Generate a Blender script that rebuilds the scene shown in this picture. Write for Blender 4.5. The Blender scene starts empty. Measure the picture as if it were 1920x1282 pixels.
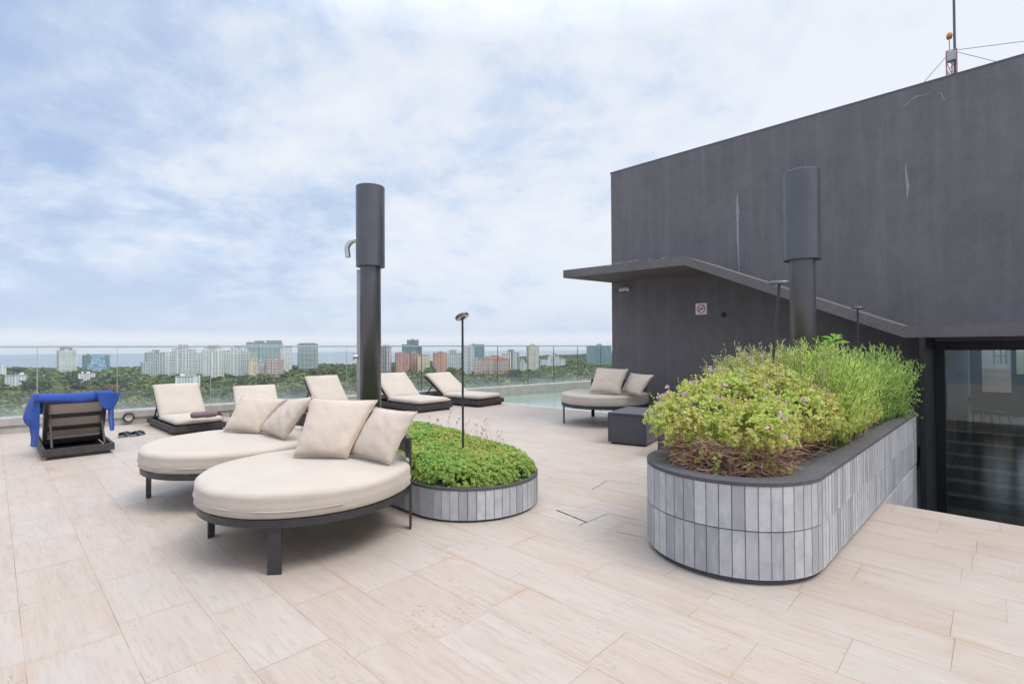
import bpy, bmesh, math, random
import numpy as np
from mathutils import Vector, Matrix, noise as mnoise
random.seed(7); NPR=np.random.default_rng(11)
PI=math.pi; rad=math.radians
SC=bpy.context.scene; COL=SC.collection

# ------------------------------------------------------------------ camera
H=1.4; F_PX=940.0; CX,CY=960.0,641.0
PITCH=math.atan((652.5-CY)/F_PX); ROLL=rad(0.3); AZ=rad(43.95)
FW=Vector((math.cos(AZ)*math.cos(PITCH),math.sin(AZ)*math.cos(PITCH),math.sin(PITCH)))
R0=Vector((math.sin(AZ),-math.cos(AZ),0)); U0=R0.cross(FW)
RT=R0*math.cos(ROLL)-U0*math.sin(ROLL); UP=R0*math.sin(ROLL)+U0*math.cos(ROLL)
cam=bpy.data.cameras.new('camera'); camo=bpy.data.objects.new('camera',cam); COL.objects.link(camo)
M=Matrix((RT,UP,-FW)).transposed().to_4x4(); M.translation=(0,0,H); camo.matrix_world=M
cam.sensor_width=36; cam.lens=36*F_PX/1920; cam.clip_start=.05; cam.clip_end=60000
SC.camera=camo
def ray(px,py): return FW+RT*((px-CX)/F_PX)-UP*((py-CY)/F_PX)
def gz(px,py,z=0.0):
    d=ray(px,py); return Vector((0,0,H))+d*((z-H)/d.z)
def gx(px,py,x):
    d=ray(px,py); return Vector((0,0,H))+d*(x/d.x)
def gy(px,py,y):
    d=ray(px,py); return Vector((0,0,H))+d*(y/d.y)
def far(px,f,z=-60.0):            # a place f metres away along the view, under picture column px
    d=ray(px,655); t=f/d.dot(FW); return Vector((d.x*t,d.y*t,z))
def hz(py,f,px=960):              # height of something f metres away whose top is in picture row py
    d=ray(px,py); return H+d.z*f

# ------------------------------------------------------------------ object helpers
def tag(o,label,cat,group=None,kind=None):
    if label: o['label']=label
    if cat: o['category']=cat
    if group: o['group']=group
    if kind: o['kind']=kind
    return o
def thing(name,label,cat,loc=(0,0,0),rz=0,group=None):
    o=bpy.data.objects.new(name,None); COL.objects.link(o); o.location=loc; o.rotation_euler=(0,0,rz); o.empty_display_size=.2
    return tag(o,label,cat,group)
class MB:
    def __init__(s): s.v=[]; s.f=[]; s.sm=[]
    def add(s,vs,fs,smooth=False):
        n=len(s.v); s.v+= [tuple(v) for v in vs]
        s.f+=[tuple(i+n for i in f) for f in fs]; s.sm+=[smooth]*len(fs)
    def box(s,c,d,m=None,bev=0.0):
        bm=bmesh.new(); bmesh.ops.create_cube(bm,size=1)
        for v in bm.verts: v.co=Vector((v.co.x*d[0],v.co.y*d[1],v.co.z*d[2]))
        if bev: bmesh.ops.bevel(bm,geom=bm.edges[:],offset=bev,segments=2,affect='EDGES',profile=.7)
        t=Matrix.Translation(c)
        if m is not None: t=t@m.to_4x4()
        bm.verts.index_update()
        s.add([t@v.co for v in bm.verts],[[v.index for v in f.verts] for f in bm.faces]); bm.free(); return s
    def boxb(s,a,b,bev=0.0): return s.box([(a[i]+b[i])/2 for i in range(3)],[abs(b[i]-a[i]) for i in range(3)],None,bev)
    def tube(s,pts,r,seg=10,caps=True,smooth=True):
        pts=[Vector(p) for p in pts]; rs=r if isinstance(r,(list,tuple)) else [r]*len(pts)
        vs=[]; ref=None
        for i,p in enumerate(pts):
            t=(pts[min(i+1,len(pts)-1)]-pts[max(i-1,0)]).normalized()
            if ref is None: ref=Vector((0,0,1)) if abs(t.z)<.9 else Vector((1,0,0))
            a=(ref-t*ref.dot(t)).normalized(); ref=a; b=t.cross(a)
            vs+=[p+(a*math.cos(2*PI*k/seg)+b*math.sin(2*PI*k/seg))*rs[i] for k in range(seg)]
        fs=[(i*seg+k,i*seg+(k+1)%seg,(i+1)*seg+(k+1)%seg,(i+1)*seg+k) for i in range(len(pts)-1) for k in range(seg)]
        s.add(vs,fs,smooth)
        if caps:
            s.add(vs[:seg][::-1],[tuple(range(seg))]); s.add(vs[-seg:],[tuple(range(seg))])
        return s
    def lathe(s,prof,c=(0,0,0),seg=48,smooth=True,m=None):
        vs=[]; n=len(prof)
        for k in range(seg):
            a=2*PI*k/seg
            for (r,z) in prof:
                p=Vector((r*math.cos(a),r*math.sin(a),z))
                if m is not None: p=m@p
                vs.append(p+Vector(c))
        fs=[(k*n+i,((k+1)%seg)*n+i,((k+1)%seg)*n+i+1,k*n+i+1) for k in range(seg) for i in range(n-1)]
        s.add(vs,fs,smooth); return s
    def prism(s,poly,z0,z1):
        n=len(poly); vs=[(p[0],p[1],z0) for p in poly]+[(p[0],p[1],z1) for p in poly]
        fs=[tuple(range(n))[::-1],tuple(range(n,2*n))]+[(i,(i+1)%n,n+(i+1)%n,n+i) for i in range(n)]
        s.add(vs,fs); return s
    def arc_band(s,c,r0,r1,z0,z1,a0,a1,seg=48,smooth=True):
        full=abs(a1-a0-2*PI)<1e-6; n=seg if full else seg+1; vs=[]
        for k in range(n):
            a=a0+(a1-a0)*k/seg
            for (r,z) in ((r0,z0),(r1,z0),(r1,z1),(r0,z1)): vs.append((c[0]+r*math.cos(a),c[1]+r*math.sin(a),z))
        fs=[]
        for k in range(seg):
            j=(k+1)%n
            fs+=[(k*4+i,j*4+i,j*4+(i+1)%4,k*4+(i+1)%4) for i in range(4)]
        if not full: fs+=[(3,2,1,0),tuple((n-1)*4+i for i in range(4))]
        s.add(vs,fs); return s
    def grid(s,P,smooth=True):
        nu=len(P); nv=len(P[0]); vs=[p for row in P for p in row]
        s.add(vs,[(i*nv+j,(i+1)*nv+j,(i+1)*nv+j+1,i*nv+j+1) for i in range(nu-1) for j in range(nv-1)],smooth); return s
    def build(s,name,mat,parent=None,loc=None,fix=True,rz=0):
        me=bpy.data.meshes.new(name); me.from_pydata(s.v,[],s.f); me.polygons.foreach_set('use_smooth',s.sm)
        if fix and len(s.f)<60000:
            bm=bmesh.new(); bm.from_mesh(me); bmesh.ops.recalc_face_normals(bm,faces=bm.faces); bm.to_mesh(me); bm.free()
        me.materials.append(mat); me.update()
        o=bpy.data.objects.new(name,me); COL.objects.link(o)
        if parent: o.parent=parent
        if loc is not None: o.location=loc
        o.rotation_euler=(0,0,rz)
        return o
def shade_auto(o,ang=40):
    me=o.data
    try: me.set_sharp_from_angle(angle=rad(ang)); me.polygons.foreach_set('use_smooth',[True]*len(me.polygons))
    except Exception: pass
    return o

# ------------------------------------------------------------------ materials
class NT:
    def __init__(s,name):
        s.m=bpy.data.materials.new(name); s.m.use_nodes=True; s.t=s.m.node_tree; s.t.nodes.clear()
        s.out=s.t.nodes.new('ShaderNodeOutputMaterial')
    def n(s,typ,**kw):
        o=s.t.nodes.new('ShaderNode'+typ)
        for k,v in kw.items(): setattr(o,k,v)
        return o
    def set(s,node,**kw):
        for k,v in kw.items():
            i=node.inputs[k.replace('_',' ')] if isinstance(k,str) else node.inputs[k]
            s.put(i,v)
        return node
    def put(s,i,v):
        if hasattr(v,'is_linked') or isinstance(v,bpy.types.NodeSocket): s.t.links.new(v,i)
        else:
            if isinstance(v,(tuple,list)) and len(v)==3 and i.type=='RGBA': v=(*v,1)
            i.default_value=v
    def math(s,op,a,b=None,c=None,clamp=False):
        o=s.n('Math',operation=op); o.use_clamp=clamp; s.put(o.inputs[0],a)
        if b is not None: s.put(o.inputs[1],b)
        if c is not None: s.put(o.inputs[2],c)
        return o.outputs[0]
    def mix(s,f,a,b,mode='MIX'):
        o=s.n('Mix',data_type='RGBA',blend_type=mode); s.put(o.inputs[0],f); s.put(o.inputs[6],a); s.put(o.inputs[7],b); return o.outputs[2]
    def ramp(s,f,stops,interp='LINEAR'):
        o=s.n('ValToRGB'); o.color_ramp.interpolation=interp; e=o.color_ramp.elements
        while len(e)<len(stops): e.new(.5)
        for i,(p,c) in enumerate(stops):
            e[i].position=p; e[i].color=(*c,1) if isinstance(c,(tuple,list)) else (c,c,c,1)
        s.put(o.inputs[0],f); return o.outputs[0]
    def noise(s,vec,scale,detail=4,rough=.5,dim='3D'):
        o=s.n('TexNoise'); o.noise_dimensions=dim; s.put(o.inputs['Vector'],vec)
        o.inputs['Scale'].default_value=scale; o.inputs['Detail'].default_value=detail; o.inputs['Roughness'].default_value=rough
        return o.outputs['Fac']
    def mapv(s,vec,sc=(1,1,1),loc=(0,0,0),rot=(0,0,0)):
        o=s.n('Mapping'); s.put(o.inputs['Vector'],vec); o.inputs['Scale'].default_value=sc; o.inputs['Location'].default_value=loc; o.inputs['Rotation'].default_value=rot
        return o.outputs[0]
    def obj(s): return s.n('TexCoord').outputs['Object']
    def sep(s,v):
        o=s.n('SeparateXYZ'); s.put(o.inputs[0],v); return o.outputs
    def comb(s,x,y,z):
        o=s.n('CombineXYZ'); s.put(o.inputs[0],x); s.put(o.inputs[1],y); s.put(o.inputs[2],z); return o.outputs[0]
    def bump(s,h,strength=.3,dist=.01):
        o=s.n('Bump'); o.inputs['Strength'].default_value=strength; o.inputs['Distance'].default_value=dist; s.put(o.inputs['Height'],h); return o.outputs[0]
    def bsdf(s,color,rough=.5,metal=0,spec=.5,normal=None,**kw):
        b=s.n('BsdfPrincipled'); s.put(b.inputs['Base Color'],color); s.put(b.inputs['Roughness'],rough); s.put(b.inputs['Metallic'],metal)
        s.put(b.inputs['Specular IOR Level'],spec)
        if normal is not None: s.put(b.inputs['Normal'],normal)
        for k,v in kw.items(): s.put(b.inputs[k.replace('_',' ')],v)
        s.t.links.new(b.outputs[0],s.out.inputs[0]); return b
def simple(name,col,rough=.5,metal=0,spec=.5,nscale=0,var=.15,bump=0,bscale=None,bdist=.002):
    t=NT(name); c=col; nrm=None; v=t.obj()
    if nscale:
        n=t.noise(v,nscale,5,.6); c=t.ramp(n,[(.25,tuple(x*(1-var) for x in col)),(.75,tuple(min(1,x*(1+var)) for x in col))])
    if bump: nrm=t.bump(t.noise(v,bscale or nscale*4,4,.6),bump,bdist)
    t.bsdf(c,rough,metal,spec,nrm); return t.m

def m_travertine():
    t=NT('travertine'); v=t.obj(); X,Y,Z=t.sep(v)
    # gentle warp so courses are not ruler-perfect
    RW,TL=.345,.66
    xr=t.math('DIVIDE',t.math('SUBTRACT',X,.11),RW); row=t.math('FLOOR',xr); fx=t.math('FRACT',xr)
    wn=t.n('TexWhiteNoise',noise_dimensions='1D'); t.put(wn.inputs['W'],row)
    u=t.math('ADD',t.math('DIVIDE',Y,TL),t.math('MULTIPLY',wn.outputs[0],7.3)); cl=t.math('FLOOR',u); fu=t.math('FRACT',u)
    w2=t.n('TexWhiteNoise',noise_dimensions='2D'); t.put(w2.inputs['Vector'],t.comb(row,cl,0)); rnd=w2.outputs[0]; rc=w2.outputs[1]
    r1,r2,r3=t.sep(rc)
    # joints
    ex=t.math('MULTIPLY',t.math('MINIMUM',fx,t.math('SUBTRACT',1,fx)),RW)
    eu=t.math('MULTIPLY',t.math('MINIMUM',fu,t.math('SUBTRACT',1,fu)),TL)
    ed=t.math('MINIMUM',ex,eu)
    wob=t.math('MULTIPLY',t.noise(v,9,3),.0022)
    jn=t.math('LESS_THAN',ed,t.math('ADD',wob,.0004))
    jmask=t.math('MULTIPLY',jn,t.ramp(t.noise(v,1.7,4,.6),[(.40,.22),(.58,1.0)]))
    # bedding streaks running along the slab length, shifted per slab
    sv=t.comb(t.math('ADD',t.math('MULTIPLY',X,1.0),t.math('MULTIPLY',rnd,37)),t.math('MULTIPLY',Y,.085),t.math('MULTIPLY',r1,9))
    s1=t.noise(sv,16,6,.62); s2=t.noise(t.comb(t.math('ADD',X,t.math('MULTIPLY',rnd,37)),t.math('MULTIPLY',Y,.28),r1),4.5,5,.62); s3=t.noise(sv,60,3,.6)
    base=t.ramp(s1,[(.26,(.352,.277,.227)),(.42,(.401,.334,.287)),(.58,(.426,.368,.324)),(.78,(.452,.409,.375))])
    tone=t.ramp(r2,[(0,(.409,.334,.280)),(.35,(.419,.352,.301)),(.7,(.429,.368,.321)),(1,(.438,.391,.352))])
    c=t.mix(.42,base,tone); sp=t.noise(v,120,3,.7); c=t.mix(t.math('MULTIPLY',t.ramp(sp,[(.45,0.0),(.75,1.0)]),.22),c,(.30,.24,.20)); gt=t.math('MULTIPLY',t.ramp(r3,[(.55,0.0),(1.0,1.0)]),.5); c=t.mix(t.math('MULTIPLY',gt,.6),c,(.44,.425,.41))
    c=t.mix(t.math('MULTIPLY',t.ramp(s2,[(.5,0.0),(.74,1.0)]),.42),c,(.385,.280,.206))
    c=t.mix(t.math('MULTIPLY',t.ramp(s3,[(.50,0.0),(.66,1.0)]),.34),c,(.297,.237,.196))
    big=t.noise(v,.8,4,.6); c=t.mix(t.math('MULTIPLY',t.ramp(big,[(.45,0.0),(.75,1.0)]),.26),c,(.405,.331,.284))
    # grey scuffs
    sc=t.noise(t.mapv(v,(1.4,.7,1),(3,1,0)),2.1,6,.7); c=t.mix(t.math('MULTIPLY',t.ramp(sc,[(.55,0.0),(.75,1.0)]),.3),c,(.419,.405,.399))
    # rusty stains hugging some joints
    rs=t.math('MULTIPLY',t.math('SUBTRACT',1,t.math('MULTIPLY',ed,22,clamp=True)),t.ramp(t.noise(v,2.6,4),[(.5,0.0),(.66,1.0)]))
    c=t.mix(t.math('MULTIPLY',rs,.42),c,(.391,.256,.162))
    # open pores
    pv=t.comb(t.math('ADD',t.math('MULTIPLY',X,4.2),t.math('MULTIPLY',rnd,11)),t.math('MULTIPLY',Y,1.0),r1)
    pn=t.noise(pv,34,3,.6); pm=t.noise(t.comb(X,t.math('MULTIPLY',Y,.4),rnd),3.2,3,.6)
    pores=t.math('MULTIPLY',t.math('GREATER_THAN',pn,t.math('ADD',.655,t.math('MULTIPLY',t.math('SUBTRACT',.62,pm),.55))),1.0)
    c=t.mix(t.math('MULTIPLY',pores,.62),c,(.135,.094,.068))
    c=t.mix(t.math('MULTIPLY',jmask,.78),c,(.149,.111,.084))
    hgt=t.math('SUBTRACT',t.math('MULTIPLY',s3,.12),t.math('ADD',t.math('MULTIPLY',jn,1.0),pores))
    nrm=t.bump(hgt,.35,.002)
    ro=t.ramp(t.noise(v,2.2,4),[(.3,.40),(.7,.62)])
    t.bsdf(c,ro,0,.35,nrm); return t.m
def m_stave():
    t=NT('slate_staves'); v=t.obj(); g=t.n('NewGeometry'); r=g.outputs['Random Per Island']
    w=t.n('TexWhiteNoise',noise_dimensions='1D'); t.put(w.inputs['W'],r)
    off=t.comb(0,0,t.math('MULTIPLY',r,20)); va=t.n('VectorMath',operation='ADD'); t.put(va.inputs[0],v); t.put(va.inputs[1],off)
    n1=t.noise(va.outputs[0],9,5,.65); n2=t.noise(t.mapv(va.outputs[0],(1,1,.25)),30,4,.6)
    base=t.ramp(r,[(0,(.30,.303,.322)),(.5,(.41,.412,.425)),(1,(.50,.50,.508))])
    c=t.mix(t.math('MULTIPLY',t.ramp(n1,[(.42,0.0),(.7,1.0)]),.55),base,(.27,.28,.305))
    c=t.mix(t.math('MULTIPLY',t.ramp(n2,[(.5,0.0),(.8,1.0)]),.4),c,(.60,.60,.605))
    t.bsdf(c,.6,0,.4,t.bump(n2,.35,.003)); return t.m
def m_stucco(name,col,streak=True):
    t=NT(name); v=t.obj()
    n=t.noise(v,1.1,6,.65); f=t.noise(v,38,5,.7)
    c=t.ramp(n,[(.3,tuple(x*.86 for x in col)),(.7,tuple(x*1.14 for x in col))])
    if streak:
        s=t.noise(t.mapv(v,(1,2.4,.12)),2.2,6,.7); c=t.mix(t.math('MULTIPLY',t.ramp(s,[(.48,0.0),(.70,1.0)]),.50),c,tuple(x*1.5 for x in col))
    c=t.mix(t.math('MULTIPLY',t.ramp(f,[(.4,0.0),(.75,1.0)]),.30),c,tuple(x*1.8 for x in col)); c=t.mix(t.math('MULTIPLY',t.ramp(t.noise(v,5.5,5,.65),[(.42,0.0),(.7,1.0)]),.22),c,tuple(x*.62 for x in col))
    t.bsdf(c,.85,0,.25,t.bump(f,.55,.006)); return t.m
def m_fabric(name,col,weave=420):
    t=NT(name); v=t.obj()
    n=t.noise(v,3.0,5,.6); w=t.noise(v,weave,2,.5); fold=t.math('ADD',t.noise(v,7,4,.55),t.math('MULTIPLY',t.noise(t.mapv(v,(1,3.2,1.6),(0,0,0),(.3,.2,.7)),9,5,.6),.55))
    c=t.ramp(n,[(.3,tuple(x*.93 for x in col)),(.7,tuple(min(1,x*1.05) for x in col))])
    h=t.math('ADD',t.math('MULTIPLY',w,.12),fold)
    b=t.bsdf(c,.9,0,.2,t.bump(h,.30,.012)); b.inputs['Sheen Weight'].default_value=.15; return t.m
def m_leaf(name,stops,trans=.35,rough=.55):
    t=NT(name); g=t.n('NewGeometry'); r=g.outputs['Random Per Island']
    c=t.ramp(r,stops)
    big=t.noise(t.obj(),3.5,3,.5); c=t.mix(t.ramp(big,[(.35,0.0),(.7,.35)]),c,tuple(x*1.25 for x in stops[-1][1]),'MIX')
    d=t.n('BsdfPrincipled'); t.put(d.inputs['Base Color'],c); d.inputs['Roughness'].default_value=rough; d.inputs['Specular IOR Level'].default_value=.3
    tr=t.n('BsdfTranslucent'); t.put(tr.inputs['Color'],c)
    m=t.n('MixShader'); m.inputs[0].default_value=trans; t.t.links.new(d.outputs[0],m.inputs[1]); t.t.links.new(tr.outputs[0],m.inputs[2])
    t.t.links.new(m.outputs[0],t.out.inputs[0]); return t.m
def schlick(t,f0):
    g=t.n('NewGeometry'); d=t.n('VectorMath',operation='DOT_PRODUCT'); t.put(d.inputs[0],g.outputs['Normal']); t.put(d.inputs[1],g.outputs['Incoming'])
    return t.math('ADD',f0,t.math('MULTIPLY',1-f0,t.math('POWER',t.math('SUBTRACT',1,t.math('ABSOLUTE',d.outputs['Value'])),5)))
def m_glass(name,tint=(.965,.988,.982),milky=True):
    t=NT(name); tr=t.n('BsdfTransparent'); t.put(tr.inputs['Color'],tint)
    gl=t.n('BsdfGlossy'); gl.inputs['Roughness'].default_value=.02; t.put(gl.inputs['Color'],(.9,.97,.97))
    m=t.n('MixShader'); t.put(m.inputs[0],schlick(t,.022)); t.t.links.new(tr.outputs[0],m.inputs[1]); t.t.links.new(gl.outputs[0],m.inputs[2])
    last=m.outputs[0]
    if milky:   # pale milky layer, uneven, strongest low on the pane
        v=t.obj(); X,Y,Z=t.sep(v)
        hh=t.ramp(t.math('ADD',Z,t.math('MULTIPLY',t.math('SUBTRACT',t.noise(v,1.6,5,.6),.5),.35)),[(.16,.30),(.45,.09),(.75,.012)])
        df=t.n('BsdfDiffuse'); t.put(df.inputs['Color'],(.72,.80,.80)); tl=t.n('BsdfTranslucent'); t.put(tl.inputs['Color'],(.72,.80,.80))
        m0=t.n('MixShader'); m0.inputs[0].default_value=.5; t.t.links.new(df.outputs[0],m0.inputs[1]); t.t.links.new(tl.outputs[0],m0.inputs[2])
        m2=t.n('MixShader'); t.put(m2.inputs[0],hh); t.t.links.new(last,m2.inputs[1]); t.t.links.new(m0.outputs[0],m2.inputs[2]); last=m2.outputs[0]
    t.t.links.new(last,t.out.inputs[0]); return t.m
def m_mirrorglass():
    t=NT('entrance_glass'); tr=t.n('BsdfTransparent'); t.put(tr.inputs['Color'],(.70,.74,.74))
    gl=t.n('BsdfGlossy'); gl.inputs['Roughness'].default_value=.015; t.put(gl.inputs['Color'],(.85,.92,.95))
    m=t.n('MixShader'); t.put(m.inputs[0],schlick(t,.07)); t.t.links.new(tr.outputs[0],m.inputs[1]); t.t.links.new(gl.outputs[0],m.inputs[2])
    t.t.links.new(m.outputs[0],t.out.inputs[0]); return t.m
def m_facade(name,wall,win,fh=3.1,bw=3.4,wz=.5,wx=.62,rough=.5,grain=.15):
    t=NT(name); v=t.obj(); X,Y,Z=t.sep(v); nx,ny,nz=t.sep(t.n('NewGeometry').outputs['Normal'])
    tc=t.n('VectorTransform',vector_type='NORMAL',convert_from='WORLD',convert_to='OBJECT'); t.put(tc.inputs[0],t.n('NewGeometry').outputs['Normal'])
    ox,oy,oz=t.sep(tc.outputs[0])
    useY=t.math('GREATER_THAN',t.math('ABSOLUTE',ox),.6); h=t.math('ADD',t.math('MULTIPLY',useY,Y),t.math('MULTIPLY',t.math('SUBTRACT',1,useY),X))
    uu=t.math('DIVIDE',h,bw); zz=t.math('DIVIDE',Z,fh)
    a=t.math('LESS_THAN',t.math('FRACT',uu),wx); b=t.math('LESS_THAN',t.math('FRACT',zz),wz)
    top=t.math('LESS_THAN',oz,.5); mk=t.math('MULTIPLY',t.math('MULTIPLY',a,b),top)
    wn=t.n('TexWhiteNoise',noise_dimensions='2D'); t.put(wn.inputs['Vector'],t.comb(t.math('FLOOR',uu),t.math('FLOOR',zz),0))
    wc=t.mix(wn.outputs[0],tuple(x*.6 for x in win),tuple(min(1,x*1.7) for x in win))
    n=t.noise(v,.06,4,.6); wl=t.ramp(n,[(.3,tuple(x*(1-grain) for x in wall)),(.7,tuple(min(1,x*(1+grain)) for x in wall))])
    t.bsdf(t.mix(mk,wl,wc),t.math('SUBTRACT',rough+.2,t.math('MULTIPLY',mk,.45)),0,.5); return t.m

MAT={}
MAT['floor']=m_travertine(); MAT['stave']=m_stave()
MAT['wall']=m_stucco('charcoal_stucco',(.152,.143,.150)); MAT['canopy']=m_stucco('canopy_render',(.148,.138,.141),False)
MAT['lip']=m_stucco('charcoal_lip',(.088,.087,.092),False)
MAT['cream']=m_fabric('cream_canvas',(.465,.408,.352)); MAT['pillow']=m_fabric('cream_pillow_canvas',(.545,.455,.38))
MAT['frame']=simple('powder_coated_steel',(.030,.029,.032),.42,0,.5,20,.25)
MAT['wood']=simple('dark_stained_timber',(.050,.043,.045),.6,0,.4,14,.35,.3,60,.002)
MAT['post']=simple('graphite_painted_steel',(.118,.117,.130),.34,.55,.6,3,.14)
MAT['chrome']=simple('brushed_steel',(.62,.61,.60),.28,1)
MAT['galv']=simple('pale_zinc',(.42,.43,.44),.45,.3,.5,6,.1)
MAT['kerb']=simple('pale_kerb_stone',(.38,.36,.34),.7,0,.3,5,.18,.25,40)
MAT['towel']=m_fabric('blue_terry',(.030,.075,.31),160); MAT['purple']=m_fabric('mauve_terry',(.16,.11,.125),160)
MAT['ottoman']=m_fabric('charcoal_weave',(.078,.079,.088),260)
MAT['soil']=simple('dark_soil',(.045,.030,.022),.95,0,.1,30,.5,.8,60,.02)
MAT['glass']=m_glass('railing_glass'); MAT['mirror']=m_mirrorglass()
MAT['white']=simple('white_plastic',(.75,.74,.73),.4,0,.5,8,.08); MAT['black']=simple('matt_black',(.012,.012,.014),.5)
MAT['red']=simple('sign_red',(.55,.05,.05),.5); MAT['sign_black']=simple('sign_ink',(.05,.045,.045),.6)
MAT['stain']=simple('lime_bloom',(.31,.31,.34),.9,0,.1,30,.25)
MAT['twig']=m_leaf('dry_twigs',[(0,(.17,.085,.065)),(.5,(.31,.175,.125)),(1,(.46,.29,.21))],.05,.8)
MAT['stem']=simple('green_stem',(.14,.19,.045),.7)
MAT['sedum']=m_leaf('sedum_leaf',[(0,(.14,.30,.075)),(.4,(.27,.49,.12)),(.8,(.40,.61,.16)),(.97,(.55,.64,.20)),(1,(.60,.36,.12))],.48)
MAT['leafA']=m_leaf('pelargonium_leaf',[(0,(.28,.46,.09)),(.3,(.50,.67,.16)),(.7,(.68,.78,.24)),(.90,(.76,.78,.32)),(.96,(.68,.52,.26)),(1,(.58,.30,.16))],.5)
MAT['leafB']=m_leaf('lime_spear_leaf',[(0,(.25,.43,.08)),(.45,(.44,.63,.12)),(.85,(.62,.75,.18)),(1,(.74,.78,.32))],.5)
MAT['leafC']=m_leaf('green_spear_leaf',[(0,(.22,.38,.09)),(.5,(.38,.57,.14)),(1,(.56,.70,.23))],.5)
MAT['leafD']=m_leaf('grey_green_leaf',[(0,(.26,.38,.11)),(.5,(.42,.54,.17)),(.85,(.58,.64,.26)),(1,(.66,.42,.28))],.48)
MAT['sap']=m_leaf('sapling_leaf',[(0,(.16,.38,.05)),(1,(.30,.52,.10))],.4)
MAT['pink']=m_leaf('pink_petal',[(0,(.50,.22,.42)),(.5,(.66,.42,.58)),(1,(.78,.58,.62))],.4)
MAT['seed']=m_leaf('pale_seed_head',[(0,(.50,.42,.30)),(1,(.66,.56,.46))],.3)

# ------------------------------------------------------------------ setting: deck, stairs, pool
def kerb_y(x): return 12.05-.14*x
def struct(o): o['kind']='structure'; return o
d=MB(); d.prism([(-7,-5),(5.55,-5),(5.55,.80),(9.13,.80),(9.13,kerb_y(9.13)),(-7,kerb_y(-7))],-.30,0); struct(d.build('deck_floor',MAT['floor']))
s=MB()
for k in range(6):
    z1=-.17*k-.17; s.boxb((5.552+.3*k,-5,-1.3),(5.552+.3*(k+1),.745,z1))
struct(s.build('stairs',simple('stair_stone',(.20,.185,.175),.45,0,.4,2.5,.3,.2,40)))
struct(MB().boxb((7.353,-5,-1.35),(9.04,.745,-1.19)).build('lower_landing',simple('lower_paving',(.30,.27,.25),.35,0,.5,3,.2)))
# pool water and its pale overflow rim
def m_water():
    t=NT('pool_water'); v=t.obj(); n=t.noise(v,5,4,.55)
    c=t.ramp(t.noise(v,.5,3),[(.3,(.22,.33,.27)),(.7,(.29,.40,.33))])
    t.bsdf(c,.06,0,.5,t.bump(n,.16,.05)); return t.m
pk=[(9.31,5.5),(24,5.5),(24,kerb_y(24)-.01),(9.31,kerb_y(9.31)-.01)]
struct(MB().prism(pk,-.5,-.03).build('pool_water',m_water()))
struct(MB().prism([(9.132,5.5),(9.308,5.5),(9.308,kerb_y(9.308)-.01),(9.132,kerb_y(9.132)-.01)],-.5,-.012).build('pool_edge',simple('wet_pool_edge',(.62,.68,.67),.12,0,.5,6,.08)))

# glass railing on a stone kerb
RD=Vector((1,-.14,0)).normalized(); RN=Vector((.14,1,0)).normalized(); RA=math.atan2(RD.y,RD.x)
rail=thing('glass_railing','long glass railing with thin steel top rail on a pale stone kerb','railing',(0,12.05,0),RA)
kb=MB(); kb.boxb((-9,0,-.35),(9.22,.34,.125)); kb.boxb((-9,-.03,.128),(9.22,.37,.262),.012)
kb.boxb((9.223,.0,-.5),(27,.36,.245),.01); kb.build('kerb',MAT['kerb'],rail)
tr=MB(); tr.boxb((-9,.135,1.452),(27,.175,1.482),.006); tr.build('top_rail',MAT['galv'],rail)
def rail_s(px):
    d=ray(px,655); # meet the vertical plane through the rail
    n=RN; t=(Vector((0,12.05,0))+n*.155).dot(n)/d.dot(n); p=d*t; return (Vector((p.x,p.y,0))-Vector((0,12.05,0))).dot(RD)
joints=[-9]+[rail_s(p) for p in (70,220,395,480,650,790,868,933,990,1038,1083,1126,1160,1187)]+[27]
for a,b in zip(joints[:-1],joints[1:]):
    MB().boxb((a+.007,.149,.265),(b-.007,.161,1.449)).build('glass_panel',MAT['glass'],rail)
for i,a in enumerate(joints[1:-1]):
    far_=i>4
    MB().boxb((a-(.0065 if far_ else .0045),.146 if far_ else .15,.265),(a+(.0065 if far_ else .0045),.166 if far_ else .16,1.449)).build('joint_strip',MAT['post'] if far_ else MAT['galv'],rail)

# round kerb lamp
o=thing('kerb_light','small round kerb light with a black ring beside the sandals','light',gy(241,782,kerb_y(1.75)-.055))
MB().lathe([(.0,.0),(.062,.004),(.066,.012)],m=Matrix.Rotation(PI/2,3,'X')).build('lens',MAT['kerb'],o)
MB().lathe([(.066,-.005),(.066,.022),(.086,.022),(.089,.0),(.089,-.005)],m=Matrix.Rotation(PI/2,3,'X')).build('ring',MAT['black'],o)

# ------------------------------------------------------------------ dark building
WX=9.05; WY=5.8; WT=5.06
bw=thing('stair_house','tall charcoal rendered roof building with a canopy above its sunken glazed entrance','building',(WX,WY,0))
L=lambda p:(p[0]-WX,p[1]-WY,p[2])
w=MB(); O=[(0,WT),(0,-1.3),(-5.06,-1.3),(-5.06,1.46),(-11.5,1.46),(-11.5,WT)]
w.add([(0,a,b) for a,b in O]+[(8,a,b) for a,b in O],[(0,1,2,3,4,5),(11,10,9,8,7,6)]+[(i,i+6,(i+1)%6+6,(i+1)%6) for i in range(6)]); w.build('wall',MAT['wall'],bw)
MB().boxb((7.64-WX,.60-WY,-1.25),(-.022,.655-WY,1.50)).build('return_wall',MAT['black'],bw)
cp=MB(); cp.boxb((-.0,-11.52,WT+.003),(8.02,.02,WT+.035)); cp.build('coping',simple('dark_metal_coping',(.10,.105,.12),.45,.4),bw)
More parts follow.
